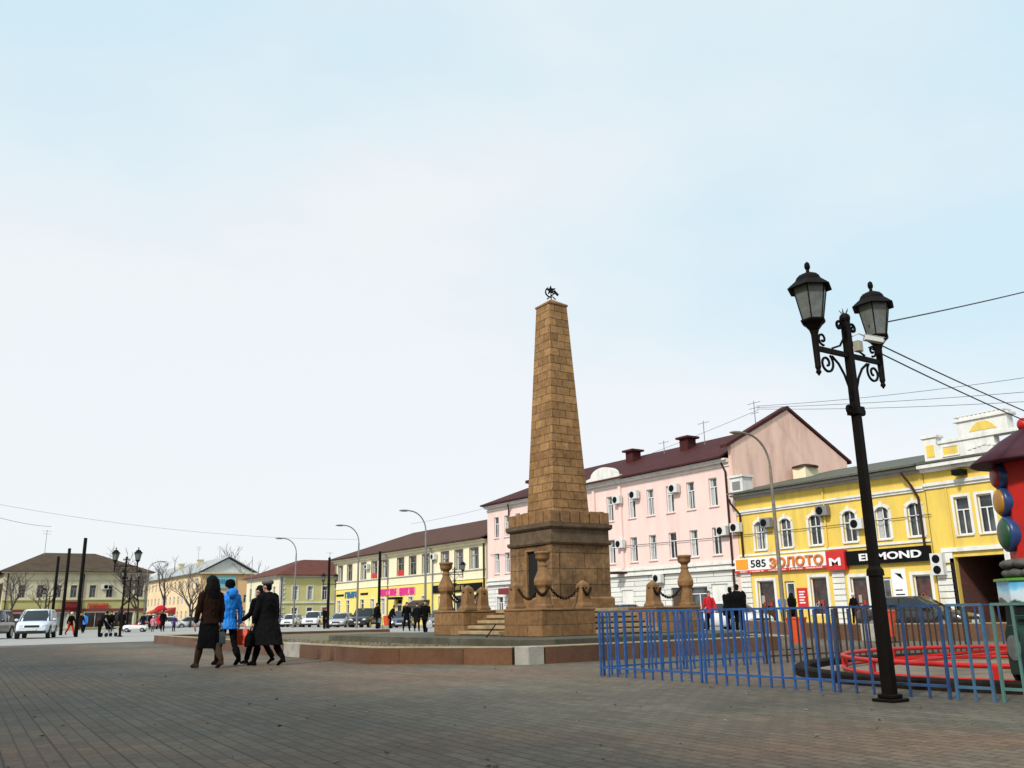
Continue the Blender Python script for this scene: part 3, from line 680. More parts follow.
co.build('cornice', M_white, pk)
co = MB(); FX.box(co, Y0, Y1, -.13, -.002, 3.62, 3.80); FX.box(co, Y0, Y1, -.22, -.003, 3.28, 3.44); co.build('string_course', M_white, pk)
ri = MB(); FX.box(ri, 51.35, 51.6, -.16, -.003, 3.81, 9.70); FX.box(ri, 48.35, 48.6, -.16, -.003, 3.81, 9.70); ri.build('pilaster', M_pink, pk)
pr = MB(); n = 14
poly = [(51.9, 10.135), (51.9, 10.5)] + [(50 + 1.35 * cos(pi * k / n) * 1.0, 10.62 + .62 * sin(pi * k / n)) for k in range(n + 1)] + [(48.1, 10.5), (48.1, 10.135)]
pr.prism([FX.p(u, -.42, z) for u, z in poly], (.55, 0, 0)); FX.box(pr, 47.9, 52.1, -.50, -.425, 10.15, 10.32)
pr.build('curved_parapet', M_white, pk, .01)
for (u, _q) in top_w:
    window(FX, pk, u - .36, u + .36, 7.28, 9.08, M_whiteframe, sill=True, curtain=.8, smat=M_pink)
    window(FX, pk, u - .36, u + .36, 4.24, 5.94, M_whiteframe, sill=True, curtain=.8, smat=M_pink)
for a, b, c, d, k in gf:
    a, b = sorted((a, b))
    if k == 'b':
        q = MB(); FX.box(q, a + .005, b - .005, .08, .14, c + .005, d - .005); q.build('shutter', M_white, pk)
    elif k == 'd':
        q = MB(); FX.box(q, a + .03, b - .03, .10, .16, c + .05, d - .5); dd = q.build('door', M_wood, pk)
        q = MB(); FX.box(q, a + .03, b - .03, .11, .15, d - .47, d - .02); q.build('fanlight', glass_mat(1), dd)
    else: window(FX, pk, a, b, c, d, M_whiteframe, surround=.12, cols=2, transom=.75, curtain=.4)
for u, z in ((48.6, 8.7), (46.75, 8.85), (42.75, 8.8), (48.5, 5.55), (38.75, 5.65), (44.8, 3.0)): aircon(FX, pk, u, z, .8, .58)
pipe(FX, pk, [(38.25, -.12, -.1), (38.25, -.12, 9.3), (38.25, -.45, 9.85)])
pipe(FX, pk, [(63.0, -.12, 9.0), (62.95, -.13, 9.5), (62.6, -.45, 9.9)])
q = MB(); FX.box(q, 48.2, 48.9, -1.0, -.01, 3.45, 3.62); q.build('door_canopy', M_roofred, pk)
q = MB(); FX.box(q, 62.0, 63.6, -.9, -.01, 2.45, 2.95); q.build('door_canopy', mat('dark_red_awning', (.18, .02, .02), .7), pk)

# ---- cream and lemon two-storey building
cb = thing('cream_building', 'long two-storey cream and lemon shop building with brown hipped roof', 'building', (42, 84, -.15))
A0, A1 = 66.95, 100.6
wu = [(99.1, .62), (96.4, .62), (92.6, .62), (89.8, .66), (87.3, .66), (83.5, .7), (80.8, .7), (78.0, .7), (74.2, .68), (71.6, .68), (68.9, .68)]
holes = [(u - h, u + h, 4.86, 6.66) for u, h in wu]
gw = [(99.3, .45, 1.0, 2.7), (96.7, .45, 1.0, 2.7), (92.8, .5, 1.0, 2.72), (90.2, .5, 1.0, 2.7), (87.6, .5, 1.0, 2.7), (81.2, .45, 1.0, 2.72), (78.4, .45, 1.0, 2.72), (74.6, .9, .7, 2.6), (71.5, .9, .7, 2.6), (69, .6, -.1, 2.6)]
dw = (83.1, 84.5, -.1, 2.5)
gh = [(u - h, u + h, c, d) for u, h, c, d in gw] + [dw]
w = MB(); FX.wall(w, A0, A1, 4.02, 7.35, holes, .3, 0); FX.wall(w, A0, A1, -.16, 4.015, gh, .3, 1)
w.add([(42, A1, -.16), (54, A1, -.16), (54, A1, 7.35), (42, A1, 7.35)], [(0, 1, 2, 3)], 0)
w.add([(54, A0, -.16), (54, A1, -.16), (54, A1, 7.35), (54, A0, 7.35)], [(0, 1, 2, 3)], 0); w.add([(42, A0, -.16), (54, A0, -.16), (54, A0, 7.35), (42, A0, 7.35)], [(0, 1, 2, 3)], 0)
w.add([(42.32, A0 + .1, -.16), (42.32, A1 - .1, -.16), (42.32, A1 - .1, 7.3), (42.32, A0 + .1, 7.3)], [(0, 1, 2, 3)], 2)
w.build('wall', [M_cream, M_lemon, M_dark], cb)
rf = MB(); hz = 10.2
roof_poly(rf, [[(41.3, A0 - .25, 7.5), (41.3, A1 + .6, 7.5), (48, A1 - 8.4, hz), (48, A0 - .25, hz)], [(41.3, A1 + .6, 7.5), (54.7, A1 + .6, 7.5), (48, A1 - 8.4, hz)], [(54.7, A1 + .6, 7.5), (54.7, A0 - .25, 7.5), (48, A0 - .25, hz), (48, A1 - 8.4, hz)]])
rf.build('roof', M_roofbrown, cb)
co = MB(); FX.box(co, A0, A1 + .3, -.48, -.002, 7.22, 7.37); FX.box(co, A0, A1 + .1, -.22, -.003, 6.98, 7.215); co.build('cornice', M_cream, cb)
co = MB(); FX.box(co, A0, A1, -.08, -.002, 4.70, 4.79); co.build('string_course', M_greyframe, cb)
co = MB(); FX.box(co, A0, A1, -.08, -.002, 3.95, 4.06); co.build('band_moulding', M_cream, cb)
for u, h in wu: window(FX, cb, u - h, u + h, 4.86, 6.66, M_greyframe, surround=.10, cols=2, transom=.68, curtain=.85, smat=mat('brown_window_trim', (.10, .055, .045), .7))
for u, h, c, d in gw: window(FX, cb, u - h, u + h, c, d, M_whiteframe, surround=.1, cols=1, transom=.75, curtain=.5)
q = MB(); FX.box(q, dw[0] + .04, dw[1] - .04, .1, .16, .0, 2.1); dd = q.build('door', M_whiteframe, cb); q = MB(); FX.box(q, dw[0] + .25, dw[1] - .25, .085, .098, .9, 1.9); q.build('door_glass', glass_mat(0), dd)
q = MB(); FX.box(q, 82.9, 84.7, -.8, -.01, 2.52, 2.75); q.build('door_canopy', M_black, cb)
q = MB()
q.prism([FX.p(77.2, -.01, 2.35), FX.p(80.6, -.01, 2.35), FX.p(80.6, -1.2, 1.8), FX.p(77.2, -1.2, 1.8)], (0, 0, -.25)); q.build('shop_canopy', mat('dark_brown_canopy', (.03, .02, .02), .6), cb)
for u in (89.8, 83.5):
    q = MB(); FX.box(q, u - .62, u + .62, .04, .07, 4.9, 5.45); q.build('window_banner', M_red, cb)
for u in (86.3, 76.5): pipe(FX, cb, [(u, -.1, -.1), (u, -.1, 6.6), (u, -.42, 7.2)], M_greymetal)
pipe(FX, cb, [(67.1, -.12, -.1), (67.1, -.12, 7.1)], M_gutter, .08)
pipe(FX, cb, [(100.3, -.1, -.1), (100.3, -.1, 7.1)], M_greymetal)
for u, z in ((91.2, 6.2), (76.0, 6.35)): aircon(FX, cb, u, z, .8, .56)
def letter_strip(F, mb, u_left, u_right, z0, z1, n, d=-.10, m=0, gaps=()):
    """raised sign letters too small to read in the photograph: irregular upright strokes"""
    r = random.Random(int(u_left * 10)); stp = (u_left - u_right) / n
    for k in range(n):
        if k in gaps: continue
        a = u_left - k * stp; b = a - stp * .78; t = stp * .22
        F.box(mb, a, a - t, d, d + .08, z0, z1, m)
        if r.random() < .75: F.box(mb, b + t, b, d, d + .08, z0, z1 - (.3 * (z1 - z0) if r.random() < .3 else 0), m)
        for zz in ((z1 - .1 * (z1 - z0)), ((z0 + z1) / 2), (z0 + .1 * (z1 - z0))):
            if r.random() < .6: F.box(mb, a - t, b + t, d + .003, d + .077, zz - .09 * (z1 - z0), zz + .09 * (z1 - z0), m)
def shop_sign(label, loc, parts, name='shop_sign'):
    t = thing(name, label, 'sign', loc, 'shop signs on the facades')
    for nm, mb, mm in parts: mb.build(nm, mm, t)
    return t
M_magenta = mat('sign_magenta', (.75, .03, .32), .4, .05, 4)
M_signblue = mat('sign_blue', (.03, .16, .38), .4, .05, 4)
a = MB(); FX.box(a, 88.0, 80.1, -.03, -.004, 2.92, 3.68); b = MB(); letter_strip(FX, b, 87.9, 80.2, 2.95, 3.65, 14, -.12, 0, (7,))
shop_sign('long magenta sign of raised letters on the lemon shopfront', (41.9, 84, 3.2), [('sign_panel', a, mat('sign_pink_backing', (.85, .42, .30), .6)), ('sign_lettering', b, M_magenta)])
b = MB(); letter_strip(FX, b, 97.4, 93.9, 2.95, 3.65, 6, -.12)
shop_sign('small blue letter sign on the far end of the lemon shopfront', (41.9, 95.6, 3.2), [('sign_lettering', b, M_signblue)])
for u0, u1, lb in ((100.0, 97.9, 'thin black sign strip at the far corner, left of the blue letters'), (93.2, 91.3, 'thin black sign strip just right of the blue letters')):
    a = MB(); FX.box(a, u0, u1, -.06, -.004, 3.2, 3.42); shop_sign(lb, (41.9, u0, 3.2), [('sign_panel', a, M_black)])
a = MB(); FX.box(a, 76.4, 67.5, -.12, -.004, 2.92, 3.62); b = MB(); letter_strip(FX, b, 74.5, 70.5, 3.08, 3.48, 9, -.16)
shop_sign('black fascia sign with gold letters on the lemon shopfront beside the pink building', (41.9, 72, 3.2), [('sign_panel', a, M_black), ('sign_lettering', b, mat('dull_gold', (.32, .24, .06), .4))])

# ---- yellow shop building with the jewellery and shoe shops
yb = thing('yellow_building', 'yellow two-storey shop building with arched white windows and grey-green roof', 'building', (42, 31.5, -.15))
B0, B1 = 25.25, 37.72
aw = [36.0, 34.1, 32.05, 29.8, 27.8, 25.95]
holes = [(u - .40, u + .40, 4.3, 5.98) for u in aw]
gy = [(36.55, 35.3, -.1, 2.5, 'shop'), (34.55, 33.85, -.1, 2.4, 'door'), (32.75, 31.65, .5, 2.55, 'shop'), (30.15, 29.15, .5, 2.45, 'shop'), (28.35, 27.75, -.1, 2.35, 'door'), (26.5, 25.55, .5, 2.4, 'shop')]
gh = [(min(a, b), max(a, b), c, d) for a, b, c, d, _ in gy]
w = MB(); FX.wall(w, B0, B1, -.16, 7.6, holes + gh, .3, 0)
w.add([(42, B0, -.16), (56, B0, -.16), (56, B0, 7.6), (42, B0, 7.6)], [(0, 1, 2, 3)], 0)
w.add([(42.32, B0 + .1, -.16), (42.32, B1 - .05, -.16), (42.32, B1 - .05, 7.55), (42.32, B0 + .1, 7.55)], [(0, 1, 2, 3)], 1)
w.build('wall', [M_yellow, M_dark], yb)
rf = MB(); roof_poly(rf, [[(41.25, B0 - .05, 7.82), (41.25, B1 + .02, 7.82), (52.2, B1 + .02, 10.1), (52.2, B0 - .05, 10.1)], [(52.2, B0 - .05, 10.1), (52.2, B1 + .02, 10.1), (60, B1 + .02, 8.6), (60, B0 - .05, 8.6)]], .10)
rr = rf.build('roof', M_roofgreen, yb)
co = MB(); FX.box(co, B0, B1, -.5, -.002, 7.60, 7.70); FX.box(co, B0, B1, -.2, -.003, 7.44, 7.595); co.build('eaves_board', M_kerb, yb)
co = MB(); FX.box(co, B0, B1, -.16, -.002, 6.62, 6.74); FX.box(co, B0, B1, -.09, -.003, 6.50, 6.617); co.build('cornice', M_white, yb)
co = MB(); FX.box(co, B0, B1, -.07, -.002, 3.98, 4.10); co.build('string_course', M_white, yb)
for u in aw: window(FX, yb, u - .40, u + .40, 4.3, 5.98, M_whiteframe, surround=.14, sill=True, cols=2, transom=.62, arch=.22, curtain=.35)
for k, (a, b, c, d, kk) in enumerate(gy):
    a, b = sorted((a, b))
    if kk == 'shop':
        wn = window(FX, yb, a, b, c, d, M_whiteframe, surround=.16, cols=1, transom=1, curtain=0, name='shop_window')
        q = MB(); r = random.Random(k)
        for j in range(5):
            uu = r.uniform(a + .15, b - .25); zz = r.uniform(.55, 1.2); FX.box(q, uu, uu + r.uniform(.1, .25), .165, .186, zz, zz + r.uniform(.12, .5), j % 3)
        q.build('display_goods', [mat('goods_red', (.35, .03, .02), .5), mat('goods_pale', (.35, .32, .28), .5), mat('goods_brown', (.10, .05, .03), .5)], wn)
    else:
        q = MB(); FX.box(q, a + .04, a + .12, .10, .16, c, d - .03); FX.box(q, b - .12, b - .04, .10, .16, c, d - .03); FX.box(q, a + .12, b - .12, .10, .16, d - .14, d - .03); FX.box(q, a + .12, b - .12, .10, .155, .55, .68); FX.box(q, a + .12, b - .12, .10, .155, c, c + .2)
        dd = q.build('door', M_whiteframe, yb); q = MB(); FX.box(q, a + .12, b - .12, .145, .15, c + .2, d - .14); q.build('door_glass', glass_mat(2), dd)
q = MB()
for u0, u1 in ((37.7, 36.95), (31.2, 30.45)):
    q = MB()
    for j in range(10): FX.box(q, u0, u1, -.10, -.002, .0 + j * .31, .27 + j * .31)
    q.build('quoin', M_white, yb, .01)
pipe(FX, yb, [(37.35, -.12, 3.95), (37.35, -.12, 6.55), (37.75, -.42, 7.2), (37.8, -.48, 7.5)], M_gutter)
pipe(FX, yb, [(25.55, -.14, 3.8), (25.55, -.14, 6.2), (25.75, -.3, 6.8), (26.1, -.5, 7.5)], M_gutter)
pipe(FX, yb, [(31.3, -.08, 4.1), (31.25, -.08, 7.4)], M_yellow, .05)
for u, z, m_ in ((37.62, 5.75, M_acwhite), (35.25, 5.82, M_greymetal), (31.25, 6.12, M_greymetal), (29.15, 5.2, M_acwhite)): aircon(FX, yb, u, z, .75, .56, m_)
q = MB(); q.box(41.5, 42.4, 36.6, 37.6, 7.75, 8.75); q.box(41.4, 42.5, 36.5, 37.7, 8.75, 8.87); q.box(41.46, 41.495, 36.8, 37.4, 8.0, 8.5, 1)
q.build('roof_vent_box', [M_white, M_greymetal], rr)
q = MB(); q.box(47.2, 48.5, 36.3, 37.3, 9.0, 9.75); q.lathe([(.85, 9.75), (.85, 9.85), (.3, 10.0)], (47.85, 36.8, 0), 12, 1); q.build('roof_vent_box', [M_cream, M_gutter], rr)
# signs: 585 / ЗОЛОТО, the M box and EDMOND
a = MB(); FX.box(a, 38.0, 31.35, -.20, -.01, 3.15, 3.86)
a2 = MB(); FX.box(a2, 38.05, 31.35, -.235, -.01, 3.0, 3.145); b0 = MB(); FX.box(b0, 37.9, 36.95, -.225, -.203, 3.22, 3.80)
b = MB(); text_mb(b, '585', .44, FX.p(36.75, -.203, 3.29), (0, -1, 0), (0, 0, 1), (-1, 0, 0), .012, 0, 1.15, bold=.012)
b2 = MB(); text_mb(b2, 'ЗОЛОТО', .56, FX.p(35.3, -.203, 3.22), (0, -1, 0), (0, 0, 1), (-1, 0, 0), .05, 0, 3.75, bold=.02)
b3 = MB(); letter_strip(FX, b3, 37.6, 31.6, 3.035, 3.105, 52, -.24, 0, (5, 6, 16, 17, 18, 30, 31, 40, 41))
shop_sign('long white fascia sign reading 585 ЗОЛОТО in orange letters', (41.8, 34.6, 3.4), [('sign_panel', a, M_signwhite), ('sign_strip', a2, M_red), ('sign_emblem', b0, M_gold), ('sign_number', b, M_black), ('sign_lettering', b2, mat('sign_amber', (.62, .17, .015), .35, .1, 4)), ('sign_strip_lettering', b3, M_signwhite)])
a = MB(); FX.box(a, 31.3, 30.12, -.34, -.01, 2.86, 3.90); b = MB(); text_mb(b, 'M', .42, FX.p(31.08, -.343, 3.08), (0, -1, 0), (0, 0, 1), (-1, 0, 0), .02, 0, .72, bold=.03)
shop_sign('square red box sign with a white letter M between two fascias', (41.8, 30.7, 3.4), [('sign_box', a, M_red), ('sign_lettering', b, M_signwhite)])
a = MB(); FX.box(a, 30.08, 25.3, -.24, -.01, 3.06, 3.80); b = MB(); text_mb(b, 'EDMOND', .38, FX.p(29.25, -.243, 3.24), (0, -1, 0), (0, 0, 1), (-1, 0, 0), .03, 0, 3.55, bold=.025)
b2 = MB(); FX.box(b2, 27.75, 27.62, -.275, -.243, 3.22, 3.34)
shop_sign('black fascia sign reading EDMOND in wide white letters', (41.8, 27.7, 3.4), [('sign_panel', a, M_black), ('sign_lettering', b, M_signwhite), ('sign_accent', b2, M_red)])
a = MB(); FX.box(a, 33.7, 33.0, -.05, -.005, .9, 2.0); b = MB()
for k in range(5): FX.box(b, 33.55, 33.15 + .08 * (k % 2), -.058, -.052, 1.15 + k * .15, 1.22 + k * .15)
shop_sign('red poster with white lines beside the jeweller\'s door', (41.9, 33.3, 1.4), [('sign_panel', a, M_red), ('sign_lettering', b, M_signwhite)])
a = MB(); FX.box(a, 27.65, 26.85, -.06, -.005, .3, 2.75); b = MB()
b.prism([FX.p(27.45, -.062, 2.55), FX.p(27.1, -.062, 2.5), FX.p(27.0, -.062, 2.2), FX.p(27.2, -.062, 2.35)], (-.006, 0, 0))
for k in range(4): FX.box(b, 27.5, 27.0 + .1 * (k % 2), -.068, -.062, 1.0 + k * .22, 1.06 + k * .22)
shop_sign('tall white sign board with a black arrow between the shoe shop windows', (41.9, 27.2, 1.4), [('sign_panel', a, M_signwhite), ('sign_lettering', b, M_black)])

# ---- second yellow building with the dark archway and white parapet
ab = thing('archway_building', 'yellow building with white parapet and a dark gateway, behind the ride', 'building', (42, 20, -.15))
C0, C1 = 9.0, 25.2
tw = [(23.45, .36), (22.3, .36), (18.6, .42), (16.4, .42), (14.2, .42)]
holes = [(u - h, u + h, 4.18, 6.0) for u, h in tw] + [(21.75, 24.2, -.15, 3.15), (17, 19.6, .5, 2.5), (13, 15.6, .5, 2.5)]
w = MB(); FX.wall(w, C0, C1, -.16, 7.6, holes, .3, 0); w.add([(42, C0, -.16), (56, C0, -.16), (56, C0, 7.6), (42, C0, 7.6)], [(0, 1, 2, 3)], 0)
for a, b in ((C0 + .1, 21.70), (24.25, C1 - .05)): w.add([(42.32, a, -.16), (42.32, b, -.16), (42.32, b, 7.5), (42.32, a, 7.5)], [(0, 1, 2, 3)], 1)
w.add([(42.32, 21.70, 3.2), (42.32, 24.25, 3.2), (42.32, 24.25, 7.5), (42.32, 21.70, 7.5)], [(0, 1, 2, 3)], 1)
w.build('wall', [M_yellow, M_dark], ab)
w = MB()       # the passage behind the gateway
M_passage = brickmat('old_red_brick', (.17, .045, .03), (.12, .04, .03), (.10, .08, .07), .27, .09, .01, .9, 'wall', .3)
w.add([(42.31, 24.2, -.15), (53, 24.2, -.15), (53, 24.2, 3.15), (42.31, 24.2, 3.15)], [(0, 1, 2, 3)], 0); w.add([(42.31, 21.75, -.15), (53, 21.75, -.15), (53, 21.75, 3.15), (42.31, 21.75, 3.15)], [(0, 1, 2, 3)], 0)
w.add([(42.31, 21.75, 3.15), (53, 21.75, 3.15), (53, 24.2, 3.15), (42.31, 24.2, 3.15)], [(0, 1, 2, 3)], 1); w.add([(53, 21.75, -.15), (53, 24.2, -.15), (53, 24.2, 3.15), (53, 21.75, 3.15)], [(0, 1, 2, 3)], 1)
w.build('gateway', [M_passage, M_dark], ab)
co = MB(); FX.box(co, C0, C1 - .003, -.55, -.002, 7.55, 7.72); FX.box(co, C0, C1, -.3, -.003, 7.38, 7.545); FX.box(co, C0, C1 - .002, -.18, -.002, 6.68, 6.84); FX.box(co, C0, C1, -.09, -.003, 6.55, 6.677); co.build('cornice', M_white, ab)
co = MB(); FX.box(co, 24.75, 21.0, -.14, -.002, 3.4, 3.6); FX.box(co, 24.6, 24.22, -.1, -.003, 2.9, 3.395); FX.box(co, 21.73, 21.3, -.1, -.003, -.1, 3.395); co.build('gateway_trim', M_white, ab)
q = MB()
for j in range(9): FX.box(q, 25.15, 24.3, -.10, -.004, .0 + j * .31, .27 + j * .31)
q.build('quoin', M_white, ab, .01)
q = MB(); q.box(41.9, 41.99, 24.22, 24.38, -.1, 3.1); q.build('gate_post', M_dark, ab)
pp = MB()
for u0, u1, z1 in ((24.75, 24.05, 9.0), (24.0, 21.2, 8.62), (20.2, 12, 8.62)):
    FX.box(pp, u0, u1, -.42, .1, 7.73, z1)
FX.box(pp, 24.85, 23.95, -.5, .16, 9.0, 9.13); FX.box(pp, 23.94, 20.0, -.5, .16, 8.62, 8.78)
FX.box(pp, 22.85, 20.45, -.46, .12, 8.785, 9.5); FX.box(pp, 23.0, 20.3, -.56, .2, 9.5, 9.62); FX.box(pp, 22.7, 20.6, -.5, .14, 9.625, 9.72)
for k in range(12): FX.box(pp, 22.95 - k * .215, 22.84 - k * .215, -.54, .15, 9.725, 9.79)
FX.box(pp, 23.95, 24.05, -.45, .05, 7.74, 8.6)
pa = pp.build('parapet', M_white, ab, .01)
q = MB(); FX.box(q, 23.75, 22.95, -.445, -.425, 8.0, 8.45, 0); q.build('parapet_panel', M_yellow, pa)
q = MB(); FX.box(q, 24.6, 24.2, -.445, -.425, 8.05, 8.65, 0); q.build('parapet_panel', M_yellow, pa)
q = MB(); q.prism([FX.p(22.3, -.48, 8.95), FX.p(20.95, -.48, 8.95), FX.p(21.2, -.48, 9.22), FX.p(21.4, -.48, 9.36), FX.p(21.85, -.48, 9.36), FX.p(22.05, -.48, 9.22)], (.018, 0, 0)); q.build('parapet_panel', M_yellow, pa)
q = MB(); FX.box(q, 23.8, 23.72, -.47, -.426, 7.95, 8.5); FX.box(q, 22.98, 22.9, -.47, -.426, 7.95, 8.5); FX.box(q, 23.72, 22.98, -.47, -.426, 8.42, 8.5); FX.box(q, 23.72, 22.98, -.47, -.426, 7.95, 8.03)
for k in range(7): FX.box(q, 22.5 - k * .24, 22.32 - k * .24, -.46, -.426, 8.1 + .12 * (1 - abs(k - 3) / 3), 8.2 + .12 * (1 - abs(k - 3) / 3))
q.build('parapet_moulding', M_white, pa, .006)
rf = MB(); roof_poly(rf, [[(41.4, C0, 7.85), (41.4, B0 - .06, 7.85), (52, B0 - .06, 9.6), (52, C0, 9.6)]], .1); rf.build('roof', M_roofgreen, ab)
for u, h in tw: window(FX, ab, u - h, u + h, 4.18, 6.0, M_whiteframe, surround=.13, sill=True, cols=2, transom=.66, curtain=.6)
for a, b in ((17, 19.6), (13, 15.6)): window(FX, ab, a, b, .5, 2.5, M_whiteframe, surround=.16, cols=2, transom=1, name='shop_window')
t_ = aircon(FX, ab, 24.9, 2.85, .62, 1.05, fan=False)
for z in (2.58, 3.1):
    q = MB(); q.tube([FX.p(24.9, -.423, z), FX.p(24.9, -.44, z)], .2, 16); q.build('fan_grille', M_black, t_)
q = MB(); FX.box(q, 23.4, 22.9, -.6, -.05, 7.0, 7.25); q.tube([FX.p(23.15, -.02, 7.1), FX.p(23.15, -.75, 7.0)], .09, 10); q.build('floodlight', M_black, ab)
pipe(FX, ab, [(24.1, -.06, 3.6), (24.1, -.06, 6.5)], M_yellow, .04)

# ---- far building on the left, with hip roof
FL = Face('Y', 120.0)
lb = thing('corner_shop_building', 'far two-storey olive and dingy white building with brown hipped roof, at the left', 'building', (17, 120, -.15))
X0, X1 = 9.15, 25.1
lw = [11.1, 13.0, 14.9, 16.6, 18.7, 20.6, 22.6, 24.2]
holes = [(x - .36, x + .36, 3.75, 5.2) for x in lw]
gl = [(10.2, 12.4), (15.0, 16.2), (18.1, 20.4), (21.4, 23.6)]
w = MB(); FL.wall(w, X0, X1, 3.45, 6.75, holes, .3, 0); FL.wall(w, X0, X1, -.16, 3.445, [(a, b, .2, 2.0) for a, b in gl], .3, 1)
for x in (X0, X1): w.add([(x, 120, -.16), (x, 131, -.16), (x, 131, 6.75), (x, 120, 6.75)], [(0, 1, 2, 3)], 0)
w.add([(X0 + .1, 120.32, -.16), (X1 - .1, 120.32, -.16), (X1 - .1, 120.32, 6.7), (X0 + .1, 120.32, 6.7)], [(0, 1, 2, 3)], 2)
w.build('wall', [M_greywhite, M_olive, M_dark], lb)
rf = MB(); roof_poly(rf, [[(X0 - .6, 119.4, 6.82), (X1 + .6, 119.4, 6.82), (19.4, 125.5, 9.35), (13.6, 125.5, 9.35)], [(X0 - .6, 131.6, 6.82), (X0 - .6, 119.4, 6.82), (13.6, 125.5, 9.35)], [(X1 + .6, 119.4, 6.82), (X1 + .6, 131.6, 6.82), (19.4, 125.5, 9.35)], [(X1 + .6, 131.6, 6.82), (X0 - .6, 131.6, 6.82), (13.6, 125.5, 9.35), (19.4, 125.5, 9.35)]])
rf.build('roof', mat('weathered_brown_roof', (.075, .052, .033), .8, .25, 1, spec=.15, dirt=(.06, .035, .025), dscale=.6), lb)
co = MB(); FL.box(co, X0 - .4, X1 + .4, -.5, -.002, 6.6, 6.72); FL.box(co, X0, X1, -.1, -.003, 5.75, 5.85); co.build('cornice', M_greywhite, lb)
co = MB(); FL.box(co, X0, X1, -.12, -.002, 3.42, 3.52); co.build('string_course', M_olive, lb)
for x in lw: window(FL, lb, x - .36, x + .36, 3.75, 5.2, M_greyframe, surround=.08, cols=2, transom=.7, curtain=.2, smat=M_greywhite)
for a, b in gl: window(FL, lb, a, b, .2, 2.0, M_whiteframe, surround=.12, cols=2, transom=1, curtain=.2, name='shop_window')
q = MB(); FL.box(q, X0, X1, -.14, -.003, 2.1, 2.42); q.build('fascia_strip', mat('faded_red_fascia', (.17, .03, .025), .7, .2, 1), lb)
q = MB(); FL.box(q, 16.2, 16.9, .05, .1, .0, 2.0); q.build('door', M_wood, lb)
for x in (9.5, 17.6, 24.8): pipe(FL, lb, [(x, -.1, -.1), (x, -.1, 6.5)], M_gutter)
aircon(FL, lb, 20.0, 5.0, .8, .6)
a = MB()
n = 8
a.loft([[FL.p(15.4 + 1.9 * k / n, -1.1 * sin(th) , 2.1 + 1.15 * cos(th)) for k in range(n + 1)] for th in [pi / 2 * j / 6 for j in range(7)]], 0, True, False)
tag(a.build('awning', mat('red_awning_cloth', (.30, .02, .02), .7, .1, 3)), 'rounded dark red awning on the far left building', 'awning')
a = MB(); letter_strip(FL, a, 18.2 + 2.4, 18.2, 2.45, 3.05, 6, -.16)
shop_sign('red raised-letter sign beside the red awning on the far left building', (19, 119.8, 2.5), [('sign_lettering', a, M_red)])
# neighbour cut by the frame on the left
nb = thing('brown_house', 'dark brown house at the very left edge, mostly cut off by the picture', 'building', (4, 124, -.15))
FN = Face('Y', 121.0); w = MB(); FN.wall(w, -8, 8.3, -.16, 5.9, [(4.5, 5.4, 3.3, 4.9), (6.4, 7.3, 3.3, 4.9)], .3); w.add([(8.3, 121, -.16), (8.3, 130, -.16), (8.3, 130, 5.9), (8.3, 121, 5.9)], [(0, 1, 2, 3)]); w.build('wall', M_greywhite, nb)
w = MB(); w.add([(-8, 121.32, -.16), (8.2, 121.32, -.16), (8.2, 121.32, 5.8), (-8, 121.32, 5.8)], [(0, 1, 2, 3)]); w.build('inner_wall', M_dark, nb)
for a, b in ((4.5, 5.4), (6.4, 7.3)): window(FN, nb, a, b, 3.3, 4.9, M_greyframe, curtain=.3)
rf = MB(); roof_poly(rf, [[(-8.4, 120.5, 5.95), (8.7, 120.5, 5.95), (5, 126, 7.6), (-8.4, 126, 7.6)], [(8.7, 120.5, 5.95), (8.7, 131, 5.95), (5, 126, 7.6)]]); rf.build('roof', M_gutter, nb)

# ---- pale yellow building with rust-red hipped roof, across the side street
rb = thing('red_roof_building', 'two-storey pale yellow corner building with rust-red hipped roof, across the side street', 'building', (42, 118, -.15))
FR = Face('Y', 117.0); FRX = Face('X', 41.0); E0, E1 = 41.0, 62.0
rw = [43.2, 45.3, 47.4, 49.6, 51.8, 54]
w = MB(); FR.wall(w, E0, E1, -.16, 6.45, [(x - .38, x + .38, 3.2, 5.0) for x in rw] + [(x - .38, x + .38, .6, 2.2) for x in rw], .3, 0)
sw_ = [119.0, 121.5, 124, 126.5, 129]
FRX.wall(w, 117, 131, -.16, 6.45, [(y - .45, y + .45, 3.2, 5.0) for y in sw_] + [(y - .45, y + .45, .6, 2.2) for y in sw_], .3, 1)
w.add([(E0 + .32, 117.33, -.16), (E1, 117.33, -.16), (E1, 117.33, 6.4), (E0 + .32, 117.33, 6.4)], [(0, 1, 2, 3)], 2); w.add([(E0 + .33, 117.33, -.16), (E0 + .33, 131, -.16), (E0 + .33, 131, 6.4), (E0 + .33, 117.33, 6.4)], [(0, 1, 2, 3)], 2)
w.add([(E0, 131, -.16), (E1, 131, -.16), (E1, 131, 6.45), (E0, 131, 6.45)], [(0, 1, 2, 3)], 0)
w.build('wall', [M_olive if 0 else mat('pale_yellow_stucco', (.58, .53, .22), .9, .07, .7, .1, 40, dirt=(.45, .4, .22), dscale=.5, damt=.4), M_cream, M_dark], rb)
rf = MB(); roof_poly(rf, [[(E0 - .6, 116.4, 6.5), (E1 + .6, 116.4, 6.5), (56, 123, 8.9), (46.5, 123, 8.9)], [(E0 - .6, 131.6, 6.5), (E0 - .6, 116.4, 6.5), (46.5, 123, 8.9), (46.5, 126, 8.9)], [(E1 + .6, 116.4, 6.5), (E1 + .6, 131.6, 6.5), (56, 126, 8.9), (56, 123, 8.9)], [(46.5, 123, 8.9), (56, 123, 8.9), (56, 126, 8.9), (46.5, 126, 8.9)]])
rf.build('roof', M_roofrust, rb)
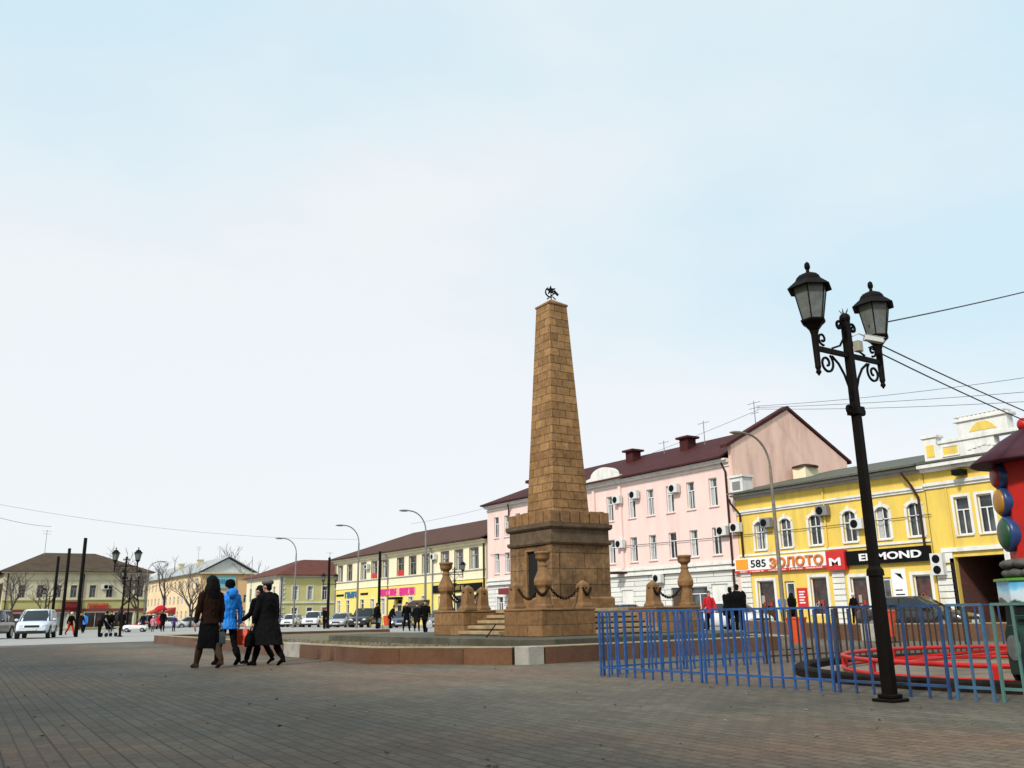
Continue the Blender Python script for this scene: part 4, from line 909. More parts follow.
co = MB(); FR.box(co, E0 - .3, E1, -.4, -.002, 6.25, 6.4); FRX.box(co, 117.1, 131, -.4, -.002, 6.25, 6.4); co.build('cornice', M_white, rb)
co = MB(); FR.box(co, E0 - .12, E1, -.12, -.002, 2.75, 2.9); co.build('string_course', M_white, rb)
q = MB()
for j in range(20): FR.box(q, E0 - .06, E0 + (.75 if j % 2 else .5), -.06, -.003, j * .31, j * .31 + .27)
q.build('quoin', M_white, rb)
for x in rw:
    window(FR, rb, x - .38, x + .38, 3.2, 5.0, M_whiteframe, surround=.13, curtain=.2); window(FR, rb, x - .38, x + .38, .6, 2.2, M_whiteframe, surround=.13, curtain=.2)
for y in sw_:
    window(FRX, rb, y - .45, y + .45, 3.2, 5.0, M_greyframe, surround=.13, curtain=.2); window(FRX, rb, y - .45, y + .45, .6, 2.2, M_greyframe, surround=.13, curtain=.2)
pipe(FR, rb, [(41.25, -.12, -.1), (41.25, -.12, 6.2)], M_gutter)
# ---- the building beside the viewer that shades the foreground paving (outside the picture)
vb = thing('shading_building', 'plain cream building left of the viewer, outside the picture, shading the foreground paving', 'building', (-9, 10, 0))
FV = Face('X', -9.0); V0, V1, VH = -30.0, 34.0, 12.0
class FlipFace(Face):
    def p(s, u, d, z): return (s.at - d, u, z)
    def box(s, mb, u0, u1, d0, d1, z0, z1, m=0):
        u0, u1 = sorted((u0, u1)); d0, d1 = sorted((d0, d1)); mb.box(s.at - d1, s.at - d0, u0, u1, z0, z1, m)
FV = FlipFace('X', -9.0)
vw = [V0 + 2 + 3.2 * k for k in range(20)]
w = MB(); FV.wall(w, V0, V1, -.05, VH, [(u - .6, u + .6, z, z + 1.7) for u in vw for z in (1.2, 4.6, 8.2)], .3)
w.add([(-9, V0, -.05), (-21, V0, -.05), (-21, V0, VH), (-9, V0, VH)], [(0, 1, 2, 3)]); w.add([(-9, V1, -.05), (-21, V1, -.05), (-21, V1, VH), (-9, V1, VH)], [(0, 1, 2, 3)]); w.add([(-21, V0, -.05), (-21, V1, -.05), (-21, V1, VH), (-21, V0, VH)], [(0, 1, 2, 3)])
w.build('wall', M_cream, vb)
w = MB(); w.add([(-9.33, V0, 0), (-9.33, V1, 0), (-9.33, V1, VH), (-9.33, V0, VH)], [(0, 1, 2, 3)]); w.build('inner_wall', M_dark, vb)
w = MB(); roof_poly(w, [[(-8.6, V0 - .4, VH), (-8.6, V1 + .4, VH), (-15, V1 + .4, VH + .6), (-15, V0 - .4, VH + .6)], [(-15, V0 - .4, VH + .6), (-15, V1 + .4, VH + .6), (-21.4, V1 + .4, VH), (-21.4, V0 - .4, VH)]]); w.build('roof', M_roofbrown, vb)
for u in vw:
    for z in (1.2, 4.6, 8.2): window(FV, vb, u - .6, u + .6, z, z + 1.7, M_whiteframe, curtain=0)
# ---- distant three-storey building with pediment
db = thing('gabled_building', 'distant three-storey peach building with pale grey gabled roof', 'building', (42, 162, -.15))
FD = Face('Y', 160.0); FDX = Face('X', 42.0)
ww = [44, 46.2, 48.4, 50]
hs = [(x - .4, x + .4, z, z + 1.4) for x in ww for z in (.9, 3.6)]; w = MB(); FD.wall(w, 42, 51.2, -.16, 8.85, hs, .3, 0)
dy = [162.5 + 3.1 * k for k in range(14)]
hx = [(y - .55, y + .55, z, z + 1.5) for y in dy for z in (.9, 3.6, 6.4)]; FDX.wall(w, 160, 206, -.16, 8.85, hx, .3, 1)
w.add([(42.33, 160.33, -.16), (51, 160.33, -.16), (51, 160.33, 8.8), (42.33, 160.33, 8.8)], [(0, 1, 2, 3)], 2); w.add([(42.34, 160.4, -.16), (42.34, 205, -.16), (42.34, 205, 8.8), (42.34, 160.4, 8.8)], [(0, 1, 2, 3)], 2)
w.add([(51.2, 160, -.16), (51.2, 206, -.16), (51.2, 206, 8.85), (51.2, 160, 8.85)], [(0, 1, 2, 3)], 0)
w.add([(42, 160.05, 8.85), (51.2, 160.05, 8.85), (46.6, 160.05, 11.3)], [(0, 1, 2)], 3)
w.build('wall', [M_peach, mat('pale_cream_stucco', (.78, .60, .36), .9, .08, .5, .1, 30, dirt=(.5, .42, .25), dscale=.3, damt=.5), M_dark, mat('pale_pediment', (.62, .64, .62), .8, .1, 1)], db)
rf = MB(); roof_poly(rf, [[(41.3, 159.4, 8.9), (41.3, 206.6, 8.9), (46.6, 206.6, 11.7), (46.6, 159.4, 11.7)], [(46.6, 159.4, 11.7), (46.6, 206.6, 11.7), (51.9, 206.6, 8.9), (51.9, 159.4, 8.9)]]); rr = rf.build('roof', M_roofgrey, db)
for y in (170, 184): c = MB(); c.box(44.0, 44.9, y, y + 1.2, 10, 11.5); c.box(43.9, 45.0, y - .1, y + 1.3, 11.5, 11.7); c.build('chimney', M_greywhite, rr)
co = MB(); FD.box(co, 41.6, 51.6, -.5, -.002, 8.6, 8.84); FDX.box(co, 160.1, 206, -.4, -.002, 8.6, 8.84); co.build('cornice', M_greywhite, db)
for x in ww:
    for z in (.9, 3.6): window(FD, db, x - .4, x + .4, z, z + 1.4, M_whiteframe, curtain=.2)
for y in dy:
    for z in (.9, 3.6, 6.4): window(FDX, db, y - .55, y + .55, z, z + 1.5, M_whiteframe, curtain=.2, fw=.08)
a = MB(); FD.box(a, 43.0, 48.0, -.2, -.01, 6.1, 8.3); b = MB(); letter_strip(FD, b, 47.6, 43.4, 6.9, 7.7, 7, -.25)
shop_sign('large pale turquoise sign on the distant peach building', (45, 159.8, 6.5), [('sign_panel', a, mat('turquoise_panel', (.22, .48, .48), .5)), ('sign_lettering', b, M_signblue)])
for y, lb_ in ((176, 'nearer of the two dark red shop awnings on the distant peach building'), (187, 'farther of the two dark red shop awnings on the distant peach building')):
    a = MB(); a.prism([(41.98, y, 3.2), (40.2, y, 2.4), (40.2, y, 2.2), (41.98, y, 2.2)], (0, 5.5, 0)); tag(a.build('awning', mat('red_awning_cloth', (.30, .02, .02))), lb_, 'awning')
# ------------------------------------------------------------------ twin-lantern lamp posts
def spiral(c, r0, r1, a0, a1, n, ux, uz):
    return [c + ux * ((r0 + (r1 - r0) * k / n) * cos(a0 + (a1 - a0) * k / n)) + uz * ((r0 + (r1 - r0) * k / n) * sin(a0 + (a1 - a0) * k / n)) for k in range(n + 1)]
M_lglass = mat('frosted_lantern_glass', (.12, .13, .12), .35, .3, 6, spec=.5, dirt=(.26, .29, .27), dscale=5, damt=.6)
def twin_lamp(x, y, label, detail=True, s=1.0, ax=(1, 0), name='street_lamp', group='twin-lantern lamp posts'):
    t = thing(name, label, 'street lamp', (x, y, 0), group)
    ux = Vector((ax[0], ax[1], 0)).normalized(); uz = Vector((0, 0, 1)); B = Vector((x, y, 0))
    P = lambda u, z, d=0: B + ux * u * s + uz * z * s + ux.cross(uz) * d * s
    b = MB(); b.box(x - .125 * s, x + .125 * s, y - .125 * s, y + .125 * s, .004, .035 * s); b.box(x - .085 * s, x + .085 * s, y - .085 * s, y + .085 * s, .036 * s, .075 * s); b.build('base_plate', M_lampiron, t, .008)
    p = MB(); p.loft([[P(a * w, z, c * w) for a, c in ((-1, -1), (1, -1), (1, 1), (-1, 1))] for w, z in ((.055, .07), (.052, 1.2))], 0, False)
    p.loft([[P(a * w, z, c * w) for a, c in ((-1, -1), (1, -1), (1, 1), (-1, 1))] for w, z in ((.064, 1.2), (.061, 1.26), (.043, 1.29), (.038, 3.92))], 0, False)
    p.build('pole', M_lampiron, t, .005)
    b = MB(); b.bar(P(-.55, 3.51), P(.55, 3.51), .04 * s, .05 * s)
    for sg in (-1, 1):
        b.tube([P(sg * .55, 3.21), P(sg * .55, 3.25), P(sg * .55, 3.28)], [.002 * s, .03 * s, .02 * s], 8)
        b.tube([P(sg * .55, 3.28), P(sg * .55, 3.31), P(sg * .55, 3.32), P(sg * .55, 3.66), P(sg * .55, 3.70)], [.022 * s, .032 * s, .03 * s, .037 * s, .048 * s], 10)
    b.build('crossarm', M_lampiron, t)
    if detail:
        for sg in (-1, 1):
            o = ux * sg
            b = MB()
            # large scroll under the arm, smaller one above it, curls at pole top and at the collar
            pts = [P(sg * .05, 2.98)] + [P(sg * (.05 + .20 * sin(u * 1.5)), 2.98 + .40 * u) for u in (.25, .5, .75)]
            b.tube([P(sg * .045, 3.02), P(sg * .07, 3.16), P(sg * .12, 3.28), P(sg * .20, 3.39), P(sg * .30, 3.46)], .014 * s, 6)
            b.tube([v for v in spiral(B + (ux * sg * .40 + uz * 3.37) * s, .115 * s, .025 * s, 2.2, 2.2 + 8.6, 34, o, uz)], .014 * s, 6)
            b.tube([P(sg * .04, 3.78), P(sg * .06, 3.70), P(sg * .14, 3.60), P(sg * .28, 3.55)], .012 * s, 6)
            b.tube([v for v in spiral(B + (ux * sg * .43 + uz * 3.63) * s, .07 * s, .018 * s, -1.8, -1.8 + 7.5, 26, o, uz)], .013 * s, 6)
            b.tube([v for v in spiral(B + (ux * sg * .115 + uz * 3.83) * s, .06 * s, .015 * s, 3.4, 3.4 - 7.5, 26, o, uz)], .016 * s, 6)
            b.tube([v for v in spiral(B + (ux * sg * .11 + uz * 2.90) * s, .055 * s, .014 * s, 3.2, 3.2 - 7.5, 26, o, uz)], .016 * s, 6)
            b.build('scroll', M_lampiron, t)
        b = MB(); b.box(x - .065 * s, x + .065 * s, y - .065 * s, y + .065 * s, 2.86 * s, 2.94 * s); b.build('collar', M_lampiron, t); b = MB(); b.ell(P(0, 3.93), (.06 * s, .06 * s, .06 * s), 10, 8)
        for q in range(5):
            a = q * 1.256 + .3; b.tube([P(0, 3.95), P(.05 * cos(a), 4.03, .05 * sin(a))], [.008, .003], 5)
        b.build('finial', M_lampiron, t)
    for sg in (-1, 1):
        lc = P(sg * .55, 3.70); o = MB(); sg6 = 6 if detail else 6
        o.lathe([(.045, 0), (.06, .015), (.095, .06), (.125, .085), (.135, .10), (.135, .115)], lc, 6, 0, False, pi / 6) if s == 1 else o.lathe([(r * s, z * s) for r, z in [(.045, 0), (.095, .06), (.135, .115)]], lc, 6, 0, False)
        hz0, hz1, r0, r1 = .115, .47, .112, .182
        for k in range(6):
            a = pi / 6 + k * pi / 3
            o.tube([lc + Vector((r0 * cos(a), r0 * sin(a), hz0)) * s, lc + Vector((r1 * cos(a), r1 * sin(a), hz1)) * s], .0085 * s, 4)
        o.lathe([(r * s, z * s) for r, z in [(.19, .47), (.24, .452), (.245, .462), (.185, .515), (.15, .545), (.13, .585), (.10, .615), (.05, .64), (.022, .65), (.018, .68), (.03, .695), (.034, .715), (.028, .75), (.006, .77)]], lc, 6, 0, False, pi / 6)
        ln = o.build('lantern', M_lampiron, t, .003 if detail else 0)
        g_ = MB(); g_.lathe([(r0 * s * .985, hz0 * s + .002), (r1 * s * .985, hz1 * s - .002)], lc, 6, 0, False, pi / 6, True); g_.build('lantern_glass', M_lglass, ln)
    return t
twin_lamp(8.08, 5.50, 'tall black lamp post with two lanterns and iron scrolls, standing before the blue fence')
c_ = MB(); c_.box(-.05, .05, -.17, .17, -.05, .04); c_.box(-.056, .056, -.20, .185, .042, .052); c_.tube([(0, -.171, 0), (0, -.20, 0)], .03, 10)
c_.xf(Matrix.Translation((8.40, 5.40, 3.72)) @ Matrix.Rotation(R_(66), 4, 'Z') @ Matrix.Rotation(R_(8), 4, 'X') @ Matrix.Scale(.62, 4))
cc = thing('security_camera', 'small white camera on the near lamp post, under the right lantern', 'camera', (8.2, 5.45, 3.7))
c_.build('camera_housing', M_acwhite, cc, .006)
q = MB(); q.box(8.125, 8.205, 5.40, 5.47, 3.55, 3.67); q.build('junction_box', mat('dull_beige_plastic', (.33, .31, .24), .5), cc, .006)
q = MB(); q.tube([(8.12, 5.49, 3.72), (8.22, 5.45, 3.77), (8.36, 5.42, 3.74)], .009, 6); q.build('bracket', M_acwhite, cc)
twin_lamp(10.75, 58.0, 'distant twin-lantern lamp post standing left of the garden wall', True, 1.17, (.9, -.4))
twin_lamp(12.2, 104.0, 'tiny far twin-lantern lamp post before the left olive building', False, 1.0, (1, 0))
twin_lamp(30.4, 52.4, 'twin-lantern lamp post half hidden by the leftmost urn pillar', True, 1.0, (.83, -.56))
twin_lamp(28.7, 69.9, 'twin-lantern lamp post before the pale yellow corner building', False, 1.0, (1, 0))
twin_lamp(19.9, 104.0, 'far twin-lantern lamp post beside the red awning', False, 1.45, (1, 0))

# ------------------------------------------------------------------ curved-arm street lights, plain black posts
def arm_light(x, y, h, reach, label, ad=(-1, 0), m=None):
    t = thing('arm_street_lamp', label, 'street lamp', (x, y, 0), 'curved-arm street lights along the road')
    a = Vector((ad[0], ad[1], 0)).normalized(); B = Vector((x, y, -.1)); Z = Vector((0, 0, 1))
    p = MB(); p.tube([B, B + Z * (h * .55), B + Z * (h - 1.45)], [.095, .075, .06], 10); p.build('pole', m or M_steel, t)
    p = MB(); p.tube([B + Z * (h - 1.5)] + [B + Z * (h - 1.45 + 1.35 * sin(q)) + a * (reach * .72 * (1 - cos(q))) for q in [pi / 2 * k / 9 for k in range(10)]] + [B + Z * (h - .08) + a * reach * .8], .045, 8); p.build('arm', m or M_steel, t)
    p = MB(); c = B + Z * (h - .1) + a * (reach * .8); e = B + Z * (h - .12) + a * (reach * .8 + .65)
    sd = a.cross(Z)
    p.loft([[q + sd * w * cos(th) + Z * hh * sin(th) for th in [2 * pi * k / 10 for k in range(10)]] for q, w, hh in ((c, .05, .05), (c + (e - c) * .2, .12, .08), (c + (e - c) * .7, .13, .07), (e, .05, .03))]); p.build('lamp_head', m or M_steel, t)
    return t
arm_light(29.8, 55.4, 8.2, 1.8, 'grey curved-arm street light nearest the stone steps, before the cream building')
arm_light(30.0, 67.2, 8.25, 1.75, 'grey curved-arm street light by the far end of the cream building')
arm_light(29.7, 80.6, 8.25, 1.75, 'grey curved-arm street light before the rust-red roofed corner building')
arm_light(30.05, 24.9, 8.35, 1.75, 'brownish curved-arm street light before the yellow shop building', (-1, .12), mat('rusty_steel', (.17, .14, .11), .65, .3, 6))
arm_light(23.2, 112.0, 7.9, 2.2, 'far curved-arm street light beside the left olive building', (1, .4))
def post(x, y, h, label):
    t = MB(); t.tube([(x, y, -.1), (x, y, h - .03), (x, y, h)], [.115, .105, .09], 12)
    tag(t.build('black_post', M_iron), label, 'post', 'plain black posts on the square')
post(8.95, 62, 6.05, 'tallest looking of the three black posts at the left, nearest one'); post(9.4, 72, 6.1, 'middle one of the three black posts at the left'); post(9.95, 82, 6.15, 'shortest looking of the three black posts at the left, farthest one')
post(30.3, 74.0, 5.95, 'black post just left of the cream building'); post(30.0, 63.2, 5.75, 'black post in front of the magenta shop sign')

# ------------------------------------------------------------------ overhead wires and roof aerials
def wire(p, q, sag, label, r=.012, cat='wire'):
    p, q = Vector(p), Vector(q); n = 24; b = MB()
    b.tube([p + (q - p) * (k / n) - Vector((0, 0, sag * 4 * (k / n) * (1 - k / n))) for k in range(n + 1)], r, 5)
    tag(b.build('overhead_wire', M_wire), label, cat, 'overhead wires')
M_wire = mat('wire_rubber', (.035, .035, .04), .6, .1, 5)
wire((8.5, 5.5, 3.92), (18.4, 5.6, 7.10), .08, 'thick black wire rising from behind the right lantern of the near lamp', .0085)
wire((8.45, 5.5, 3.76), (18.8, 6.56, 3.30), .10, 'upper of the two wires falling to the right from the near lamp', .0085)
wire((8.45, 5.5, 3.66), (18.8, 6.6, 3.16), .12, 'lower of the two wires falling to the right from the near lamp', .0085)
wire((45.9, 38.7, 14.1), (45, 9, 11.2), .5, 'topmost thin wire from the roof aerial over the yellow buildings', .014)
wire((45.9, 38.7, 14.0), (45, 9, 9.7), .3, 'middle thin wire from the roof aerial over the yellow buildings', .014)
wire((45.9, 38.7, 13.9), (45.0, 9, 9.1), .4, 'lowest thin wire from the roof aerial over the yellow buildings', .014)
wire((47.6, 92, 11.2), (46.2, 38.8, 13.9), 1.0, 'long thin wire over the cream and pink roofs', .013)
wire((4, 66, 8.4), (30.0, 67.4, 7.0), .6, 'long faint wire crossing the sky high above the walkers', .008)
wire((-4, 60, 10.2), (13.5, 121, 12.2), .9, 'thin wire coming down to the aerial on the left roof', .02)
wire((42.0 - .12, 25, 5.3), (42.0 - .12, 66, 5.9), .25, 'thin cable strung along the pink and yellow facades', .02)
def aerial(x, y, z, h, label, bars=3, along=(0, 1)):
    b = MB(); b.tube([(x, y, z), (x, y, z + h)], .03, 6)
    for k in range(bars):
        w = .55 - .1 * k; zz = z + h - .15 - k * .35
        b.bar((x - along[0] * w, y - along[1] * w, zz), (x + along[0] * w, y + along[1] * w, zz), .03, .03)
    tag(b.build('roof_aerial', M_greymetal), label, 'aerial', 'aerials on the roofs')
aerial(45.9, 38.9, 12.1, 2.4, 'tall roof aerial beside the pink gable', 3)
aerial(46.2, 43.9, 11.9, 2.2, 'thin roof aerial between the gable and the chimney', 1); aerial(46.3, 48.2, 11.9, 1.5, 'short thin roof aerial between the two red chimneys', 1)
aerial(13.5, 124.5, 9.0, 3.1, 'roof aerial with crossbars on the left hipped roof', 2, (1, 0))
aerial(43.9, 170, 10.0, 4.0, 'left roof aerial on the distant peach building', 2, (1, 0)); aerial(46.6, 166, 11.5, 2.4, 'right roof aerial on the distant peach building, by the gable', 2, (1, 0))
aerial(50, 122, 8.7, 1.3, 'small roof aerial on the rust-red roof', 1, (1, 0)); aerial(30.5, 96, -.1, 7.5, 'thin grey mast beyond the left end of the cream building', 0)

# ------------------------------------------------------------------ fence panels round the ride
M_fblue = mat('fence_blue_paint', (.018, .085, .27), .5, .25, 6, dirt=(.025, .03, .04), dscale=9, damt=.8, spec=.5)
M_fblue2 = mat('fence_dark_blue_paint', (.020, .055, .15), .45, .25, 6, dirt=(.05, .04, .03), dscale=7, damt=.6)
M_fgreen = mat('fence_green_paint', (.07, .17, .16), .5, .25, 6, dirt=(.12, .10, .06), dscale=6, damt=.6)
M_fbrown = mat('fence_brown_paint', (.042, .022, .016), .5, .3, 6)
def fence_panel(p, q, n, m, label, w=.0215, h=.90, foot=.0):
    p, q = Vector((p[0], p[1], 0)), Vector((q[0], q[1], 0)); d = (q - p); dn = d.normalized()
    t = thing('fence_panel', label, 'fence panel', tuple(p), 'metal fence panels round the ride')
    z = Vector((0, 0, 1))
    for nm, hh in (('top_rail', h), ('bottom_rail', .125)):
        b = MB(); b.bar(p + z * hh, q + z * hh, .024, .026); b.build(nm, m, t)
    for k in range(n + 1):
        c = p + d * (k / n); e = k in (0, n); ww = .027 if e else w; jl = .012 * sin(k * 5.3 + p.x * 3)
        b = MB(); b.bar(c + z * (foot + .004), c + z * (h - .017) + dn * jl, ww, ww); b.build('bar', m, t)
    return t
fx_ = [(8.44, 10.36), (8.50, 8.42), (8.56, 6.56), (8.62, 5.24), (8.68, 4.72)]
fence_panel((8.44, 10.36), (8.50, 8.43), 11, M_fblue, 'bright blue fence panel at the near corner by the monument')
fence_panel((8.505, 8.36), (8.56, 6.50), 11, M_fblue, 'bright blue fence panel second from the corner, facing the viewer')
fence_panel((8.565, 6.43), (8.64, 5.22), 6, M_fblue2, 'darker blue fence panel directly behind the near lamp post')
fence_panel((8.645, 5.14), (8.68, 4.80), 2, mat('fence_grey_blue_paint', (.035, .115, .22), .55, .25, 6, dirt=(.10, .09, .07), dscale=8, damt=.7), 'short blue fence panel between the dark blue and the green ones')
fence_panel((8.70, 4.72), (8.86, 3.2), 8, M_fgreen, 'worn green fence panel at the right edge of the picture')
bx = [(8.50, 10.40), (10.3, 10.55), (12.1, 10.5), (13.9, 10.35), (15.7, 10.2), (17.4, 9.9)]
lbb = ['bright blue back fence panel next to the near corner', 'bright blue back fence panel second from the corner', 'dark brown back fence panel left of the lamp post', 'dark brown back fence panel right behind the ride ring', 'dark brown back fence panel farthest along the row']
for k in range(5):
    a, b = Vector(bx[k]), Vector(bx[k + 1]); dd = (b - a).normalized() * .035
    fence_panel(tuple(a + dd), tuple(b - dd), 11, M_fblue if k < 2 else M_fbrown, lbb[k], .024)
e0, e1 = Vector((17.45, 9.8)), Vector((17.3, 7.9))
for k in range(2):
    a = e0 + (e1 - e0) * k; b = e0 + (e1 - e0) * (k + 1) * .98
    fence_panel(tuple(a), tuple(b), 11, M_fblue2, ('dark blue side fence panel behind the ride, farther one', 'dark blue side fence panel behind the ride, by the tower')[k], .024)

# ------------------------------------------------------------------ fairground ride: ring, red track, tower, green car
RX, RY = 12.80, 6.07
M_ridered = mat('ride_red_paint', (.50, .014, .010), .45, .15, 5, dirt=(.16, .02, .015), dscale=5, damt=.75, spec=.35)
M_rideblue = mat('ride_blue_paint', (.02, .05, .16), .35, .1, 4)
rd = thing('carousel_ride', 'children\'s ride with red tube track, red tower, purple roof and three coloured discs', 'fairground ride', (RX, RY, 0))
a = MB(); n = 72
prof = [(3.42, .0), (3.42, .10), (3.38, .125), (3.26, .125), (3.22, .10), (3.22, .0)]
rings = [[(RX + r * cos(2 * pi * k / n), RY + r * sin(2 * pi * k / n), z + .004) for r, z in prof] for k in range(n)]
rings.append(rings[0]); a.loft(rings, 0, False, False); a.build('kerb_ring', mat('dark_timber_kerb', (.014, .010, .007), .85, .35, 4, .3, dirt=(.04, .03, .025), dscale=2, spec=.1), rd)
a = MB(); a.lathe([(3.17, .03), (.2, .045)], (RX, RY, 0), 64, 0, False); a.build('platform', mat('ride_floor_board', (.19, .145, .10), .9, .25, 3), rd)
for rad, z, r in ((2.75, .24, .03), (2.75, .08, .026)):
    a = MB(); a.tube([(RX + rad * cos(2 * pi * k / 72), RY + rad * sin(2 * pi * k / 72), z) for k in range(73)], r, 8, 0, False); a.build('track_rail', M_ridered, rd)
for k in range(10):
    th = 2 * pi * k / 10 + .2; c = Vector((RX + 2.75 * cos(th), RY + 2.75 * sin(th), 0))
    a = MB(); a.box(c.x - .035, c.x + .035, c.y - .035, c.y + .035, .05, .24); a.build('track_post', M_ridered, rd, .01)
for k in range(5):
    th = 2 * pi * k / 5 + .35
    a = MB(); a.bar((RX + .5 * cos(th), RY + .5 * sin(th), .32), (RX + 2.74 * cos(th), RY + 2.74 * sin(th), .10 if k % 2 else .22), .05, .035); a.build('spoke', M_ridered, rd)
RVv = Vector((cos(R_(34)), -sin(R_(34)), 0)); FVv = Vector((sin(R_(34)), cos(R_(34)), 0))
def sq8(mb, r, z0, z1, r1=None, m=0, seg=8, rot=None): mb.lathe([(r, z0), (r1 or r, z1)], (RX, RY, 0), seg, m, False, pi / 8 if rot is None else rot)
M_ridegreen = mat('ride_dark_green', (.006, .028, .019), .4, .25, 4, spec=.3)
a = MB(); sq8(a, .64, .05, .9, .60); a.build('tower_base', mat('ride_dark_base', (.006, .012, .010), .6, .3, 3, spec=.15), rd, .02)
# painted picture box: sky and hills
def skybox_mat():
    m = bpy.data.materials.new('painted_landscape'); m.use_nodes = True; t = m.node_tree; lk = t.links.new; b = t.nodes['Principled BSDF']
    tcn = t.nodes.new('ShaderNodeTexCoord'); sp = t.nodes.new('ShaderNodeSeparateXYZ'); lk(tcn.outputs['Object'], sp.inputs[0])
    nn = t.nodes.new('ShaderNodeTexNoise'); nn.inputs['Scale'].default_value = 4; nn.inputs['Detail'].default_value = 5; lk(tcn.outputs['Object'], nn.inputs['Vector'])
    ad = t.nodes.new('ShaderNodeMath'); ad.operation = 'MULTIPLY_ADD'; ad.inputs[1].default_value = .30; lk(nn.outputs['Fac'], ad.inputs[0]); lk(sp.outputs[2], ad.inputs[2])
    r = t.nodes.new('ShaderNodeValToRGB'); r.color_ramp.interpolation = 'LINEAR'
    mr = t.nodes.new('ShaderNodeMapRange'); mr.inputs['From Min'].default_value = 1.02; mr.inputs['From Max'].default_value = 1.36; lk(ad.outputs[0], mr.inputs['Value']); lk(mr.outputs[0], r.inputs[0])
    e = r.color_ramp.elements; e[0].position = 0; e[0].color = (.02, .05, .025, 1); e[1].position = 1; e[1].color = (.08, .33, .62, 1)
    for p_, c in ((.22, (.05, .06, .06, 1)), (.30, (.55, .62, .66, 1)), (.55, (.50, .68, .75, 1)), (.75, (.16, .48, .70, 1))):
        q = e.new(p_); q.color = c
    lk(r.outputs[0], b.inputs['Base Color']); b.inputs['Roughness'].default_value = .3
    return m
a = MB(); sq8(a, .66, .902, 1.20); a.build('picture_box', skybox_mat(), rd, .01)
a = MB(); sq8(a, .69, 1.202, 1.235); a.build('green_ledge', mat('bright_green_paint', (.09, .30, .03), .4), rd)
a = MB()
for lev in range(2):
    for k in range(14):
        th = 2 * pi * (k + .5 * lev) / 14; c = Vector((RX + .46 * cos(th), RY + .46 * sin(th), 1.30 + lev * .125)); M_ = Matrix.Rotation(th, 3, 'Z')
        a.ell(c, (.13, .15, .068), 8, 6, 0, M_)
a.build('stone_collar', mat('painted_grey_stone', (.085, .08, .072), .8, .4, 6, .4, dirt=(.03, .03, .03)), rd)
a = MB(); sq8(a, .44, 1.236, 2.83, .43); a.build('tower_wall', M_ridered, rd, .01)
a = MB(); a.lathe([(.76, 2.79), (.78, 2.81), (.56, 2.97), (.36, 3.12), (.10, 3.27), (.05, 3.30)], (RX, RY, 0), 16); a.build('tower_roof', mat('purple_roof_paint', (.060, .018, .028), .6, .25, 4, dirt=(.025, .012, .018), dscale=2, spec=.15), rd)
a = MB(); a.ell((RX, RY, 3.345), (.10, .10, .10), 14, 10); a.build('roof_ball', M_ridered, rd)
dirv = (-RVv * 1.0 + FVv * .16).normalized(); sd_ = dirv.cross(Vector((0, 0, 1)))
for z, nm, c in ((2.62, 'disc', mat('disc_red', (.26, .012, .012), .38, .1, 4)), (2.27, 'disc', mat('disc_amber', (.45, .20, .012), .38, .1, 4)), (1.83, 'disc', mat('disc_green', (.010, .07, .022), .38, .1, 4))):
    rr_ = {2.62: .155, 2.27: .178, 1.83: .212}[z]
    c0 = Vector((RX, RY, z)) + dirv * .42
    a = MB(); a.loft([[c0 + dirv * d + (sd_ * cos(2 * pi * k / 24) + Vector((0, 0, 1)) * sin(2 * pi * k / 24)) * r for k in range(24)] for d, r in ((-.06, rr_ * 1.05), (.02, rr_ * 1.14), (.055, rr_ * 1.14), (.07, rr_))], 0, True)
    rim = a.build('disc_rim', M_rideblue, rd)
    a = MB(); a.loft([[c0 + dirv * d + (sd_ * cos(2 * pi * k / 24) + Vector((0, 0, 1)) * sin(2 * pi * k / 24)) * r for k in range(24)] for d, r in ((.03, rr_ * .98), (.085, rr_ * .96), (.105, rr_ * .82), (.115, rr_ * .45), (.118, rr_ * .05))], 0, True)
    a.build(nm, c, rim)
# dark green ride car standing on the near part of the track
gx, gy = 9.82, 5.12
gc_ = thing('ride_car', 'dark green children\'s train car on the red track at the right edge', 'ride car', (gx, gy, 0))
def gp(l, w_, z): return (gx + RVv.x * l + FVv.x * w_, gy + RVv.y * l + FVv.y * w_, z)
a = MB()
a.loft([[gp(l + dl * 0, w_ * sc, .18 + (.50 * sc2)) for w_, sc2, dl in ((-.30, 0, 0), (-.34, .4, 0), (-.31, .85, 0), (-.2, 1.0, 0), (.2, 1.0, 0), (.31, .85, 0), (.34, .4, 0), (.30, 0, 0))] for l, sc in ((-.02, .45), (.05, .8), (.22, 1.0), (.8, 1.05), (1.3, 1.0), (1.4, .7))], 0, True)
a.build('car_body', M_ridegreen, gc_)
a = MB(); a.tube([gp(.18, 0, .66), gp(.18, 0, .74)], .12, 14); a.tube([gp(.18, 0, .74), gp(.18, 0, .78)], .15, 14); a.build('boiler_cap', M_ridegreen, gc_)
a = MB(); a.tube([gp(-.03, 0, .45), gp(.01, 0, .45)], .13, 16); a.build('headlight', M_lglass, gc_)
for l in (.28, 1.05):
    for w_ in (-.36, .30):
        a = MB(); a.tube([gp(l, w_, .19), gp(l, w_ + .07, .19)], .17, 18); wh = a.build('wheel', M_black, gc_)
        a = MB(); a.tube([gp(l, w_ - .004 if w_ < 0 else w_ + .074, .19), gp(l, w_ + .0 if w_ < 0 else w_ + .07, .19)], .09, 14); a.build('hub', M_ridegreen, wh)

